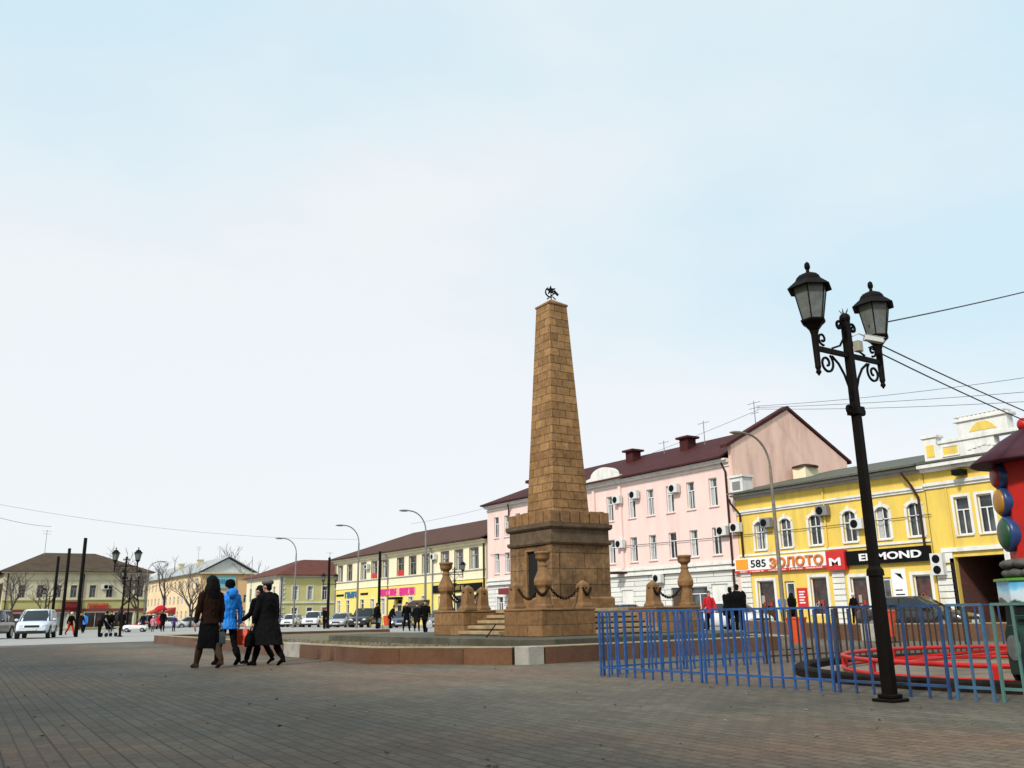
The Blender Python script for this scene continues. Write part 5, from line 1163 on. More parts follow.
# ------------------------------------------------------------------ orange litter bins
M_binorange = mat('bin_orange', (.62, .075, .02), .5, .12, 5, dirt=(.35, .06, .03), dscale=3, damt=.4)
def bin_(x, y, label, s=1.0):
    t = thing('litter_bin', label, 'litter bin', (x, y, 0), 'orange litter bins')
    n = 18; a = MB()
    a.loft([[(x + r * s * cos(2 * pi * k / n) * (1 + .03 * (k % 2)), y + r * s * sin(2 * pi * k / n) * (1 + .03 * (k % 2)), z * s) for k in range(n)] for r, z in ((.17, .14), (.22, .66), (.235, .665), (.235, .70), (.20, .705), (.16, .25))], 0, False); a.build('bucket', M_binorange, t)
    a = MB()
    for sg in (-1, 1): a.tube([(x + sg * .27 * s, y, .0), (x + sg * .27 * s, y, .58 * s), (x + sg * .22 * s, y, .58 * s)], .016 * s, 6); a.tube([(x + sg * .27 * s, y - .14 * s, .012), (x + sg * .27 * s, y + .14 * s, .012)], .014 * s, 6)
    a.build('bin_stand', M_iron, t)
bin_(16.75, 13.55, 'orange litter bin at the right end of the granite wall behind the fence')
bin_(20.9, 14.1, 'orange litter bin directly right of the near lamp post', 1.15)
bin_(30.6, 63.0, 'small orange litter bin beside the broad man in black, far left of the steps', 1.3)
bin_(33.0, 96.0, 'tiny orange litter bin in front of the far white hatchback', 1.3)

# ------------------------------------------------------------------ bare trees
M_bark = mat('dark_bark', (.045, .036, .030), .95, .35, 3, .5)
M_twig = mat('bare_twig', (.095, .075, .065), .95, .3, 3)
def tree(x, y, h, label, seed, pollard=False, spread=.5, name='bare_tree', tw=1.0):
    r = random.Random(seed); t = thing(name, label, 'tree', (x, y, 0), 'bare winter trees')
    tr, cr = MB(), MB()
    def grow(p, d, ln, rad, lev, mb):
        pts = [p]; dd = d.copy()
        for k in range(3):
            dd = (dd + Vector((r.uniform(-.18, .18), r.uniform(-.18, .18), r.uniform(-.02, .14)))).normalized(); pts.append(pts[-1] + dd * ln / 3)
        mb.tube(pts, [rad, rad * .88, rad * .76, rad * .62], 5 if lev > 1 else 8, 0, lev == 0)
        if lev >= 4: return
        nb = (3 if lev else 4) + (2 if pollard and lev == 1 else 0)
        for k in range(nb):
            a = r.uniform(0, 6.28); q = pts[-1] if k < 2 else pts[r.randint(2, 3)]
            nd = (dd * (1 - spread * .6) + Vector((cos(a), sin(a), r.uniform(-.1, .5))) * spread).normalized()
            grow(q, nd, ln * r.uniform(.55, .78), rad * (.55 if lev else .62), lev + 1, cr if lev >= 1 else tr)
    grow(Vector((x, y, -.1)), Vector((0, 0, 1)), h * .42, h * .021 * tw, 0, tr)
    tr.build('trunk', M_bark, t); cr.build('crown', M_twig, t)
    return t
for i, (x, y, h, lb_, pol) in enumerate([(9.0, 113, 6.6, 'bare pollarded tree at the left end of the olive building', True), (13.2, 114, 6.0, 'bare tree behind the white car, before the olive building', True), (20.0, 113, 6.8, 'bare tree beside the second far lantern post', True), (22.6, 113, 7.6, 'bare dark tree at the right end of the olive building', True), (24.6, 110, 7.4, 'bare leaning tree between the olive and peach buildings', False),
                                         (-1, 150, 11.5, 'tall bare tree showing above the roofs at the left edge', False), (26.6, 150, 10.6, 'bare tree behind the right side of the olive roof', False),
                                         (55, 185, 14.0, 'tall bare tree above the peach gable', False), (52.5, 165, 12, 'bare crooked tree between the peach and rust-red roofs', False), (35.5, 140, 7.2, 'dark bare tree in front of the peach building', True), (28.5, 112, 6.6, 'slender bare tree by the far road corner', False)]):
    tree(x, y, h, lb_, 20 + i, pol, .55 if pol else .5)
# ------------------------------------------------------------------ parked cars
M_tyre = mat('tyre_rubber', (.012, .012, .012), .85, .2, 8)
M_rim = mat('wheel_alloy', (.35, .35, .36), .35, .1, 6, metal=.7)
M_carglass = mat('car_glass', (.012, .016, .018), .06, .3, 1.5, spec=.6)
M_lampw = mat('headlight_glass', (.60, .62, .64), .12, .1, 8, spec=.6)
M_taillamp = mat('tail_light_glass', (.30, .012, .012), .2, .1, 8)
M_plate = mat('number_plate_white', (.62, .62, .60), .5, .05, 10)
M_trimblack = mat('car_black_trim', (.012, .012, .013), .5, .2, 8)
def paint(n, c): return mat('car_paint_' + n, c, .28, .05, 3, coat=.6, dirt=tuple(q * .55 + .06 for q in c), dscale=1.2, damt=.35)
CARS = {  # length, width, belt, height, hood z, cabin (rear base, rear top, front top, front base), boot z, wheel r, ground clearance
    'suv':   (4.55, 1.80, 1.02, 1.68, 1.00, (-2.15, -1.75, .45, 1.25), 1.02, .35, .30),
    'offroad': (4.6, 1.82, 1.10, 1.75, 1.06, (-2.2, -2.0, .55, 1.05), 1.10, .37, .34),
    'sedan': (4.55, 1.74, .92, 1.43, .86, (-1.55, -.95, .35, 1.15), .95, .31, .22),
    'hatch': (3.9, 1.68, .92, 1.48, .88, (-1.85, -1.55, .30, 1.05), .92, .29, .22)}
def car(kind, x, y, az, pm, label, z=-.15, sc=1.0, cabin=True):
    Lc, Wc, belt, H, hood, cb_, boot, wr, gc2 = CARS[kind]
    t = thing('parked_car', label, 'car', (x, y, z), 'cars parked and driving round the square')
    M = Matrix.Translation((x, y, z)) @ Matrix.Rotation(-R_(az), 4, 'Z') @ Matrix.Scale(sc, 4)
    def fin(mb, nm, mm, par=t, bev=0): mb.xf(M); return mb.build(nm, mm, par, bev)
    hw = Wc / 2; b = MB()
    def sec(yy, w, zb, zt):
        return [(-w * .90, yy, zb), (-w * .985, yy, zb + .10), (-w, yy, zb + (zt - zb) * .45), (-w * .975, yy, zt - .10), (-w * .90, yy, zt - .015), (-w * .4, yy, zt + .012),
                (w * .4, yy, zt + .012), (w * .90, yy, zt - .015), (w * .975, yy, zt - .10), (w, yy, zb + (zt - zb) * .45), (w * .985, yy, zb + .10), (w * .90, yy, zb)]
    h2 = Lc / 2
    st = [(-h2, .86, gc2 + .16, boot - .22), (-h2 + .06, .93, gc2 + .08, boot - .06), (-h2 + .25, .99, gc2, boot), (cb_[0] + .3, 1, gc2, belt), (0, 1, gc2, belt), (cb_[3] - .1, 1, gc2, belt - .02), (cb_[3] + .25, .99, gc2, hood), (h2 - .45, .97, gc2, hood - .05), (h2 - .14, .92, gc2 + .02, hood - .15), (h2 - .03, .86, gc2 + .06, hood - .27), (h2, .80, gc2 + .12, hood - .36)]
    b.loft([sec(yy, hw * w, zb, zt) for yy, w, zb, zt in st]); body = fin(b, 'body', pm)
    for sx in (-1, 1):
        for wy in (-h2 + .82, h2 - .82):
            a = MB(); a.tube([(sx * (hw - .20), wy, wr), (sx * (hw + .004), wy, wr)], [wr, wr], 20)
            w = fin(a, 'wheel', M_tyre); a = MB(); a.tube([(sx * (hw - .02), wy, wr), (sx * (hw + .012), wy, wr)], wr * .66, 14); fin(a, 'rim', M_rim, w)
            a = MB(); n = 14   # dark wheel arch lip
            a.tube([(sx * (hw - .008), wy + (wr + .05) * cos(pi * k / n), wr + (wr + .05) * sin(pi * k / n)) for k in range(n + 1)], .03, 5); fin(a, 'wheel_arch', M_trimblack, body)
    if cabin:
        r0, r1, f1, f0 = cb_; wb, wt = hw * .93, hw * .76
        a = MB(); rr = []
        for u in (0, .5, 1):
            bul = .03 * sin(u * pi); z_ = belt - .03 + (H - .05 - belt + .03) * u; w = wb + (wt - wb) * u + bul; ya = r0 + (r1 - r0) * u; yf = f0 + (f1 - f0) * u + bul; c = .12
            rr.append([(-w, ya + c, z_), (-w, yf - c * 1.6, z_), (-w * .82, yf - .02, z_), (w * .82, yf - .02, z_), (w, yf - c * 1.6, z_), (w, ya + c, z_), (w * .85, ya, z_), (-w * .85, ya, z_)])
        a.loft(rr); fin(a, 'car_window', M_carglass)
        a = MB(); zr = H - .05
        ring = lambda k, zz: [(-wt * k, r1 + .10 / k, zz), (-wt * k, f1 - .18 * k, zz), (-wt * .8 * k, f1 + .02 - .1 * (1 - k), zz), (wt * .8 * k, f1 + .02 - .1 * (1 - k), zz), (wt * k, f1 - .18 * k, zz), (wt * k, r1 + .10 / k, zz), (wt * .85 * k, r1 - .02 + .1 * (1 - k), zz), (-wt * .85 * k, r1 - .02 + .1 * (1 - k), zz)]
        a.loft([ring(1.03, zr - .045), ring(1.03, zr), ring(.96, zr + .035), ring(.7, zr + .055)])
        for sx in (-1, 1):
            for ya, yb in ((r0 + .10, r1 + .10), (f0 - .17, f1 - .17), ((r0 + f0) / 2 - .1, (r1 + f1) / 2 - .05)): a.bar((sx * wb * 1.005, ya, belt - .03), (sx * (wt + .012), yb, zr - .02), .03, .075)
            for ya, yb in ((f0 - .03, f1 - .02), (r0 + .01, r1 + .01)): a.bar((sx * wb * .83, ya, belt - .03), (sx * wt * .83, yb, zr - .02), .09, .03)
        fin(a, 'roof', pm)
        for sx in (-1, 1):
            a = MB(); a.ell((sx * (hw + .10), f0 - .32, belt + .05), (.11, .06, .075), 10, 8); fin(a, 'mirror', pm)
    for sx in (-1, 1):
        a = MB(); a.ell((sx * hw * .66, h2 - .10, hood - .27), (.19, .10, .085), 12, 8); fin(a, 'headlight', M_lampw)
        a = MB(); a.box(sx * hw * .84 - .08, sx * hw * .84 + .08, -h2 - .0, -h2 + .14, boot - .34, boot - .12); fin(a, 'tail_light', M_taillamp)
    a = MB(); a.box(-hw * .42, hw * .42, h2 - .06, h2 + .012, hood - .36, hood - .24)
    for k in range(3): a.box(-hw * .42, hw * .42, h2 + .012, h2 + .02, hood - .35 + k * .04, hood - .335 + k * .04)
    fin(a, 'grille', M_trimblack)
    a = MB(); a.loft([[(-hw * .84, yy, z0), (hw * .84, yy, z0), (hw * .84, yy, z1), (-hw * .84, yy, z1)] for yy, z0, z1 in ((h2 - .25, gc2 - .02, gc2 + .16), (h2 + .006, gc2 + .04, gc2 + .15))], 0, False); fin(a, 'bumper', M_trimblack)
    a = MB(); a.box(-.26, .26, h2 + .008, h2 + .03, gc2 + .165, gc2 + .275); fin(a, 'number_plate', M_plate)
    return t
P_white, P_black, P_silver = paint('white', (.70, .70, .72)), paint('black', (.012, .012, .015)), paint('silver', (.38, .40, .43))
P_dkblue, P_grey, P_ltblue = paint('dark_blue', (.016, .025, .045)), paint('grey', (.14, .15, .15)), paint('ice_white', (.62, .68, .78))
car('suv', 6.70, 61.5, 193, P_ltblue, 'white sport utility car facing the viewer, parked at the left of the square', 0)
car('suv', 4.3, 63.2, 200, paint('dark_green', (.014, .018, .016)), 'dark car cut off by the left edge of the picture', 0)
car('hatch', 26.5, 113, 95, P_white, 'white car far away, left of the woman in brown\'s shoulder'); car('sedan', 29.3, 113.5, 100, P_silver, 'pale silver car far away, just left of the woman in brown')
car('sedan', 39.0, 112, 190, P_dkblue, 'dark car far away beside the woman in the grey beret'); car('hatch', 37.0, 101, 215, P_white, 'small white hatchback beyond the grey beret, before the pale yellow corner building')
car('suv', 35.4, 90, 214, P_white, 'white sport utility car in the parked row, behind the person in the red cap'); car('sedan', 34.2, 80, 218, P_silver, 'pale silver sedan between the white and the black parked sport utility cars')
car('offroad', 34.1, 74.6, 222, P_black, 'black off-road car left of the broad man in black'); car('sedan', 34.3, 67.6, 216, P_dkblue, 'dark blue sedan parked right of the broad man in black')
car('sedan', 34.2, 60.8, 220, P_grey, 'grey car half hidden by the leftmost urn pillar'); car('sedan', 34.6, 40.0, 184, P_dkblue, 'dark car behind the base of the obelisk, right side')
car('sedan', 34.5, 31.8, 190, P_white, 'white car behind the urn pillar right of the obelisk'); car('sedan', 34.2, 21.6, 176, P_black, 'black saloon seen from the side before the shoe shop, right of the near lamp')
car('hatch', 21.5, 101.5, 200, paint('dull_red', (.16, .03, .025)), 'dull red small car among the crowd before the olive building', 0)
# toy convertible for children
def toy_car(x, y, az, label):
    t = thing('toy_car', label, 'toy car', (x, y, 0)); M = Matrix.Translation((x, y, 0)) @ Matrix.Rotation(-R_(az), 4, 'Z') @ Matrix.Scale(1.25, 4)
    def sec(yy, w, zb, zt): return [(-w * .9, yy, zb), (-w, yy, zb + .1), (-w * .97, yy, zt - .05), (-w * .75, yy, zt), (w * .75, yy, zt), (w * .97, yy, zt - .05), (w, yy, zb + .1), (w * .9, yy, zb)]
    b = MB(); b.loft([sec(yy, .32 * w, zb, zt) for yy, w, zb, zt in ((-.75, .8, .22, .36), (-.68, .95, .14, .44), (-.35, 1, .12, .47), (-.34, 1, .12, .46), (.25, 1, .12, .44), (.45, 1, .12, .42), (.68, .93, .13, .36), (.78, .75, .17, .28))]); b.xf(M); b.build('body', P_white, t)
    b = MB(); b.loft([sec(yy, .26, .34, zt) for yy, zt in ((-.36, .475), (-.3, .478), (.2, .476), (.22, .46))], 0, False); b.xf(M); b.build('seat_well', M_red, t)
    b = MB(); b.bar((-.26, .26, .43), (-.22, .14, .60), .02, .02); b.bar((.26, .26, .43), (.22, .14, .60), .02, .02); b.bar((-.22, .14, .60), (.22, .14, .60), .02, .02); b.xf(M); b.build('windscreen_frame', M_trimblack, t)
    for sx in (-1, 1):
        for wy in (-.48, .48):
            a = MB(); a.tube([(sx * .24, wy, .14), (sx * .34, wy, .14)], .14, 16); a.xf(M); w = a.build('wheel', M_tyre, t)
            a = MB(); a.tube([(sx * .33, wy, .14), (sx * .348, wy, .14)], .08, 12); a.xf(M); a.build('rim', M_rim, w)
toy_car(15.9, 79.5, 115, 'small white toy convertible for children, on the square beyond the far lantern post')

# ------------------------------------------------------------------ people
M_skin = mat('skin', (.42, .235, .165), .6, .08, 12)
CLOTH = {}
def cloth(n, c): return mat('cloth_' + n, c, .85, .22, 9, .35, 45, spec=.06)
C_black, C_char, C_navy = cloth('black', (.0038, .0038, .0042)), cloth('charcoal', (.0065, .006, .0065)), cloth('navy', (.007, .009, .022))
C_brown, C_blue, C_red = cloth('dark_brown', (.020, .009, .006)), mat('cloth_bright_blue', (.010, .20, .66), .55, .3, 6, .9, 14, spec=.3), cloth('red', (.45, .02, .03))
C_tan, C_grey, C_purple, C_white, C_pink, C_teal = cloth('boot_tan', (.052, .032, .018)), cloth('grey_felt', (.13, .12, .125)), cloth('purple', (.07, .04, .14)), cloth('white', (.6, .6, .6)), cloth('pink', (.6, .22, .28)), cloth('teal', (.03, .25, .28))
C_hair, C_hairbr = mat('hair_black', (.0045, .0038, .0032), .7, .4, 25, .6, 60, spec=.1), mat('hair_brown', (.06, .03, .016), .55, .4, 25, .5, 60)
def person(label, x, y, az, H=1.72, pose='walk', top=C_black, hem=.80, flare=.0, legs=C_black, shoes=C_black, boot_h=.12, hair=C_hair, hair_len=0, hat=None, hatm=None, hood=False, girth=1.0, fine=False, stride=1.0, z=0.0, arm=(18, -18), bend=(12, 12), group='people walking on the square', skirt=None, lean=0.0):
    t = thing('person', label, 'person', (x, y, z), group)
    k = H / 1.75; vox = .0095 if fine else .02; g = girth
    V = Vector
    def down(p, ang, l, side=0): return p + V((side, sin(R_(ang)) * l, -cos(R_(ang)) * l))
    A = {'walk': ((24 * stride, 4), (-20 * stride, 20)), 'stand': ((3, 2), (-3, 3)), 'sit': ((82, -2), (80, 2))}[pose]
    hipz = .92
    jn = []
    for sx, (h, kn) in zip((-1, 1), A):
        hp = V((sx * .085, 0, hipz)); kp = down(hp, h, .43); an = down(kp, h - kn if pose != 'sit' else kn, .41); jn.append((hp, kp, an, h - kn))
    low = min(j[2].z for j in jn) - .075
    S_ = V((0, 0, -low))
    jn = [(a + S_, b + S_, c + S_, d) for a, b, c, d in jn]
    ht = V((0, 0, hipz)) + S_; up = V((0, sin(R_(lean)), cos(R_(lean))))
    T = lambda h_, dx=0, dy=0: ht + up * (h_ - .92) + V((dx, 0, 0)) + V((0, cos(R_(lean)), -sin(R_(lean)))) * dy
    def ering(c, rx, ry, n=16): return [c + V((rx * cos(2 * pi * q / n), ry * sin(2 * pi * q / n), 0)) for q in range(n)]
    b = MB()
    for hp, kp, an, fa in jn:
        b.tube([hp + V((0, 0, .05)), hp, (hp + kp) / 2, kp, (kp * .6 + an * .4), an], [.08, .085, .072, .052, .052, .036], 12)
        r_ = max(-30, min(25, fa)) if fa < -4 else 0
        dirf = V((0, cos(R_(r_)), sin(R_(r_)) if r_ < 0 else 0)); heel = an + V((0, -.045, -.035)); toe = an + dirf * .165 + V((0, 0, -.045))
        b.loft([[c + V((w * cos(q), 0, hh * sin(q))) for q in [2 * pi * u / 10 for u in range(10)]] for c, w, hh in ((heel, .03, .03), (an + V((0, 0, -.02)), .04, .05), ((an + toe) / 2 + V((0, 0, -.005)), .045, .036), (toe - dirf * .03, .045, .028), (toe, .02, .015))])
    b.loft([ering(T(h_, 0, dy), rx, ry) for h_, rx, ry, dy in ((.84, .10, .08, 0), (.90, .165, .115, 0), (1.05, .145, .10, 0), (1.25, .165, .115, .0), (1.38, .18, .105, 0), (1.45, .13, .08, 0), (1.49, .06, .06, 0))])
    hd = T(1.625, 0, .02)
    b.tube([T(1.44), T(1.50, 0, .005), T(1.57, 0, .015)], [.07, .056, .055], 12)
    b.ell(hd + V((0, -.005, .012)), (.076, .094, .108), 18, 12); b.ell(hd + V((0, .03, -.05)), (.055, .062, .065), 14, 10)
    b.ell(hd + V((0, .098, -.012)), (.015, .022, .025), 8, 6)
    for sx in (-1, 1): b.ell(hd + V((sx * .078, -.01, -.005)), (.012, .026, .034), 8, 6)
    wr = []
    for sx, sw, bd in zip((-1, 1), arm, bend):
        sh = T(1.405, sx * .185); el = down(sh, sw, .285, sx * .045); w = down(el, sw + bd, .25, sx * .005); wr.append((w, sw + bd, sx, el, sh))
        b.tube([sh, (sh + el) / 2, el, (el + w) / 2, w], [.055, .047, .040, .036, .026], 10)
        dn = V((0, sin(R_(sw + bd)), -cos(R_(sw + bd)))); pm_ = w + dn * .055; fw = V((0, dn.z * -1, dn.y))
        b.ell(pm_, (.020, .040, .052), 10, 8, 0, Matrix.Rotation(R_(sw + bd), 3, 'X'))
        for q, ln in zip((-.030, -.010, .010, .030), (.062, .076, .080, .070)):
            f0 = pm_ + dn * .040 + fw * q; m1 = f0 + dn * ln * .5 + V((-sx * .006, 0, 0)); e1 = m1 + dn * ln * .45 + V((-sx * .022, 0, 0)); b.tube([f0 - dn * .02, f0, m1, e1], [.009, .0095, .009, .007], 6)
        th0 = w + dn * .03 + fw * .028; b.tube([th0, th0 + dn * .035 + fw * .025, th0 + dn * .065 + fw * .028 + V((-sx * .012, 0, 0))], [.012, .011, .008], 6)
    M = Matrix.Translation((0, 0, 0)) @ Matrix.Rotation(-R_(az), 4, 'Z') @ Matrix.Scale(k, 4)
    def put(mb, nm, mats, pick=None, vx=vox, sm=3, par=t):
        me = remesh(mb, vx, sm); 
        if nm in ('coat', 'jacket', 'skirt'): crumple(me, .016 if fine else .02, 7.0, seed=x * 3.1)
        elif nm == 'trousers': crumple(me, .008, 11.0, seed=y)
        elif nm == 'hair': crumple(me, .010 if hair_len > .1 else .005, 16.0, seed=x)
        o = link_mesh(nm, me, mats, par, pick); me.transform(M); me.update()
        return o
    hl = hipz + S_.z
    def body_pick(c):
        if c.z > 1.49 + S_.z + (up.z - 1) * .5: return 0
        for w, a, sx, el, sh in wr:
            if (c - w).length < .21 and (c - el).length > .235: return 0
        if c.z > .93 + S_.z: return 3
        return 1 if c.z > .12 else 2
    # eyes and mouth as dark flecks of the face, far too small for a mesh of their own
    put(b, 'body', [M_skin, legs, shoes, top], body_pick)
    c = MB()     # trousers
    for hp, kp, an, fa in jn: c.tube([hp + V((0, 0, .08)), hp, (hp + kp) / 2, kp, kp * .5 + an * .5, an + V((0, 0, .02))], ([.095, .096, .088, .068, .066, .060] if boot_h <= .15 else [.095, .096, .084, .064, .050, .03]), 12)
    c.loft([ering(T(h_), rx, ry) for h_, rx, ry in ((.84, .12, .10), (.92, .165, .118), (1.0, .150, .106))])
    put(c, 'trousers', [legs])
    if skirt:
        c = MB(); mid = (jn[0][1] + jn[1][1]) / 2; zb = skirt[0] + S_.z
        spread = abs(jn[0][1].y - jn[1][1].y) / 2
        c.loft([ering(T(1.0), .15, .11), ering(T(.88), .172, .128), ering(V((0, mid.y * .6, (hl + zb) / 2)), .19, .14 + spread * .5), ering(V((0, mid.y, zb)), .185, .125 + spread)]); put(c, 'skirt', [skirt[1]])
    if boot_h > .15:
        for hp, kp, an, fa in jn:
            c = MB(); tp = an + (kp - an).normalized() * boot_h; c.tube([tp, (tp + an) / 2, an + V((0, 0, .03)), an + V((0, 0, -.02))], [.074, .068, .05, .046], 12)
            r_ = max(-30, fa) if fa < -4 else 0
            dirf = V((0, cos(R_(r_)), sin(R_(r_)) if r_ < 0 else 0)); heel = an + V((0, -.05, -.035)); toe = an + dirf * .17 + V((0, 0, -.045))
            c.loft([[p_ + V((w * cos(q), 0, hh * sin(q))) for q in [2 * pi * u / 10 for u in range(10)]] for p_, w, hh in ((heel, .036, .036), (an + V((0, 0, -.015)), .048, .058), ((an + toe) / 2, .05, .042), (toe - dirf * .03, .05, .034), (toe, .022, .02))])
            c.tube([an + V((0, -.05, -.03)), an + V((0, -.052, -.072))], [.024, .02], 8)
            put(c, 'boot', [shoes])
    # coat or jacket with sleeves and collar
    c = MB(); mid = (jn[0][1] + jn[1][1]) / 2
    hz_ = hem; hb = (0, mid.y * max(0, (.92 - hem) / .43) * .8)
    spread = abs(jn[0][1].y - jn[1][1].y) / 2 * max(0, (.92 - hem) / .43)
    hemc = V((0, hb[1], hem + S_.z)) if hem < .9 else T(hem)
    rings = [ering(hemc + V((0, 0, .004)), (.150 + flare * .5) * g, (.11 + flare * .5 + spread * .8) * g), ering(hemc + V((0, 0, .012)), (.185 + flare) * g, (.14 + flare + spread) * g)]
    if hem < .8: rings.append(ering((hemc + T(.95)) / 2, (.185 + flare * .5) * g, (.145 + flare * .4 + spread * .5) * g))
    for h_, rx, ry in ((.98, .172, .132), (1.08, .163, .13), (1.25, .185, .142), (1.37, .20, .128), (1.435, .155, .10), (1.475, .085, .08), (1.52, .074, .078)):
        if h_ > hem + .06: rings.append(ering(T(h_), rx * g, ry * g))
    c.loft(rings)
    for w, a, sx, el, sh in wr:
        e2 = w + (w - el).normalized() * .0
        c.tube([sh + V((-sx * .03, 0, .01)), sh, (sh + el) / 2, el, (el + e2) / 2, e2], [.07 * g, .078 * g, .068 * g, .060 * g, .055 * g, .050], 12)
    if hood:
        c.ell(T(1.50, 0, -.10), (.13, .085, .085), 14, 10); c.ell(T(1.46, 0, -.13), (.115, .06, .10), 14, 10)
    put(c, {True: 'coat', False: 'jacket'}[hem < .7], [top], None, vox, 4)
    # hair
    c = MB()
    if hair_len > .1:
        c.ell(hd + V((0, -.018, .028)), (.112, .118, .118), 16, 12)
        c.loft([ering(hd + V((0, -.055, zz)), rx, ry, 14) for zz, rx, ry in ((.07, .10, .08), (-.04, .140, .105), (-.12, .165, .115), (-hair_len, .165, .10), (-hair_len - .06, .11, .06))])
    else:
        c.ell(hd + V((0, -.010, .042)), (.086, .098, .098), 16, 12); c.ell(hd + V((0, -.055, -.025)), (.068, .052, .07), 12, 8)
    put(c, 'hair', [hair], None, vox, 2)
    if hat == 'beret':
        c = MB(); c.lathe([(.09, -.02), (.115, .0), (.128, .03), (.115, .065), (.07, .088), (.01, .095)], hd + V((0, -.01, .055)), 18); put(c, 'beret', [hatm], None, vox, 2)
    elif hat == 'beanie':
        c = MB(); c.lathe([(.088, -.05), (.103, -.045), (.106, .0), (.10, .05), (.075, .09), (.03, .108), (.005, .112)], hd + V((0, -.008, .03)), 18); put(c, 'knitted_hat', [hatm], None, vox, 2)
    return t, M @ wr[0][0], M @ wr[1][0]
def bag(name, label, p, w, h, d, az, m, straps=.14, hm=None):
    t = thing(name, label, 'bag', tuple(p), 'bags carried by walkers')
    c = MB(); rr = [[(-w / 2 * s, -d / 2 * s2, z_), (w / 2 * s, -d / 2 * s2, z_), (w / 2 * s, d / 2 * s2, z_), (-w / 2 * s, d / 2 * s2, z_)] for z_, s, s2 in ((-h - straps, .92, .8), (-h * .9 - straps, 1.02, 1.1), (-h * .4 - straps, 1.0, 1.15), (-straps, .86, .5))]
    c.loft(rr, 0, False); c.xf(Matrix.Translation(p) @ Matrix.Rotation(-R_(az), 4, 'Z')); c.build('bag_body', m, t, .012)
    c = MB(); c.tube([(-w * .28, 0, -straps)] + [(-w * .28 * cos(q), 0, -straps + straps * sin(q)) for q in [pi * u / 8 for u in range(1, 8)]] + [(w * .28, 0, -straps)], .008, 6); c.xf(Matrix.Translation(p) @ Matrix.Rotation(-R_(az), 4, 'Z')); c.build('handle', hm or m, t)
    return t
P0 = lambda x, y, w: Vector((x, y, 0)) + w
# the four walkers in front
w1, l1, r1 = person('leftmost walker: long dark hair, dark brown jacket, black skirt, tall tan boots', 4.92, 17.9, -14, 1.76, top=C_brown, hem=.84, legs=C_black, shoes=C_tan, boot_h=.36, hair_len=.30, fine=True, stride=.78, arm=(6, -4), bend=(8, 8), skirt=(.40, C_black), group='four walkers seen from behind')
w2, l2, r2 = person('person in bright blue hooded jacket, black hat and black trousers', 5.50, 18.65, -12, 1.72, top=C_blue, hem=.74, flare=.02, legs=C_black, shoes=C_black, boot_h=.25, hood=True, hat='beanie', hatm=C_black, fine=True, stride=.75, girth=.95, arm=(4, -10), bend=(25, 15), group='four walkers seen from behind')
w3, l3, r3 = person('person in black, mostly hidden behind the woman in the grey beret', 6.12, 18.6, -34, 1.60, top=C_black, hem=.60, legs=C_black, shoes=C_black, fine=True, stride=.75, hair=C_hair, hair_len=.0, girth=1.05, arm=(14, -6), bend=(42, 10), group='four walkers seen from behind')
w4, l4, r4 = person('woman in long black coat and grey beret, rightmost of the walkers', 6.02, 17.75, -30, 1.68, top=C_char, hem=.44, flare=.012, legs=C_black, shoes=C_black, boot_h=.3, hat='beret', hatm=C_grey, hair=C_black, fine=True, stride=.8, girth=1.34, arm=(12, -8), bend=(8, 12), group='four walkers seen from behind', lean=4)
C_orange = mat('bag_orange_red', (.62, .055, .02), .45, .15, 6)
bag('carrier_bag', 'orange-red carrier bag between the blue jacket and the black coats', P0(6.12, 18.6, l3) + Vector((0, 0, -.05)), .34, .32, .12, 50, C_orange, .12)
bag('handbag', 'black handbag held by the woman in the grey beret', P0(6.02, 17.75, l4) + Vector((0, 0, -.06)), .32, .26, .13, -30, C_black, .13)
bag('handbag', 'small grey-green bag between the woman in brown and the blue jacket', P0(4.92, 17.9, r1) + Vector((0, 0, -.05)), .20, .24, .10, -14, mat('bag_grey_green', (.08, .10, .09), .6), .12)
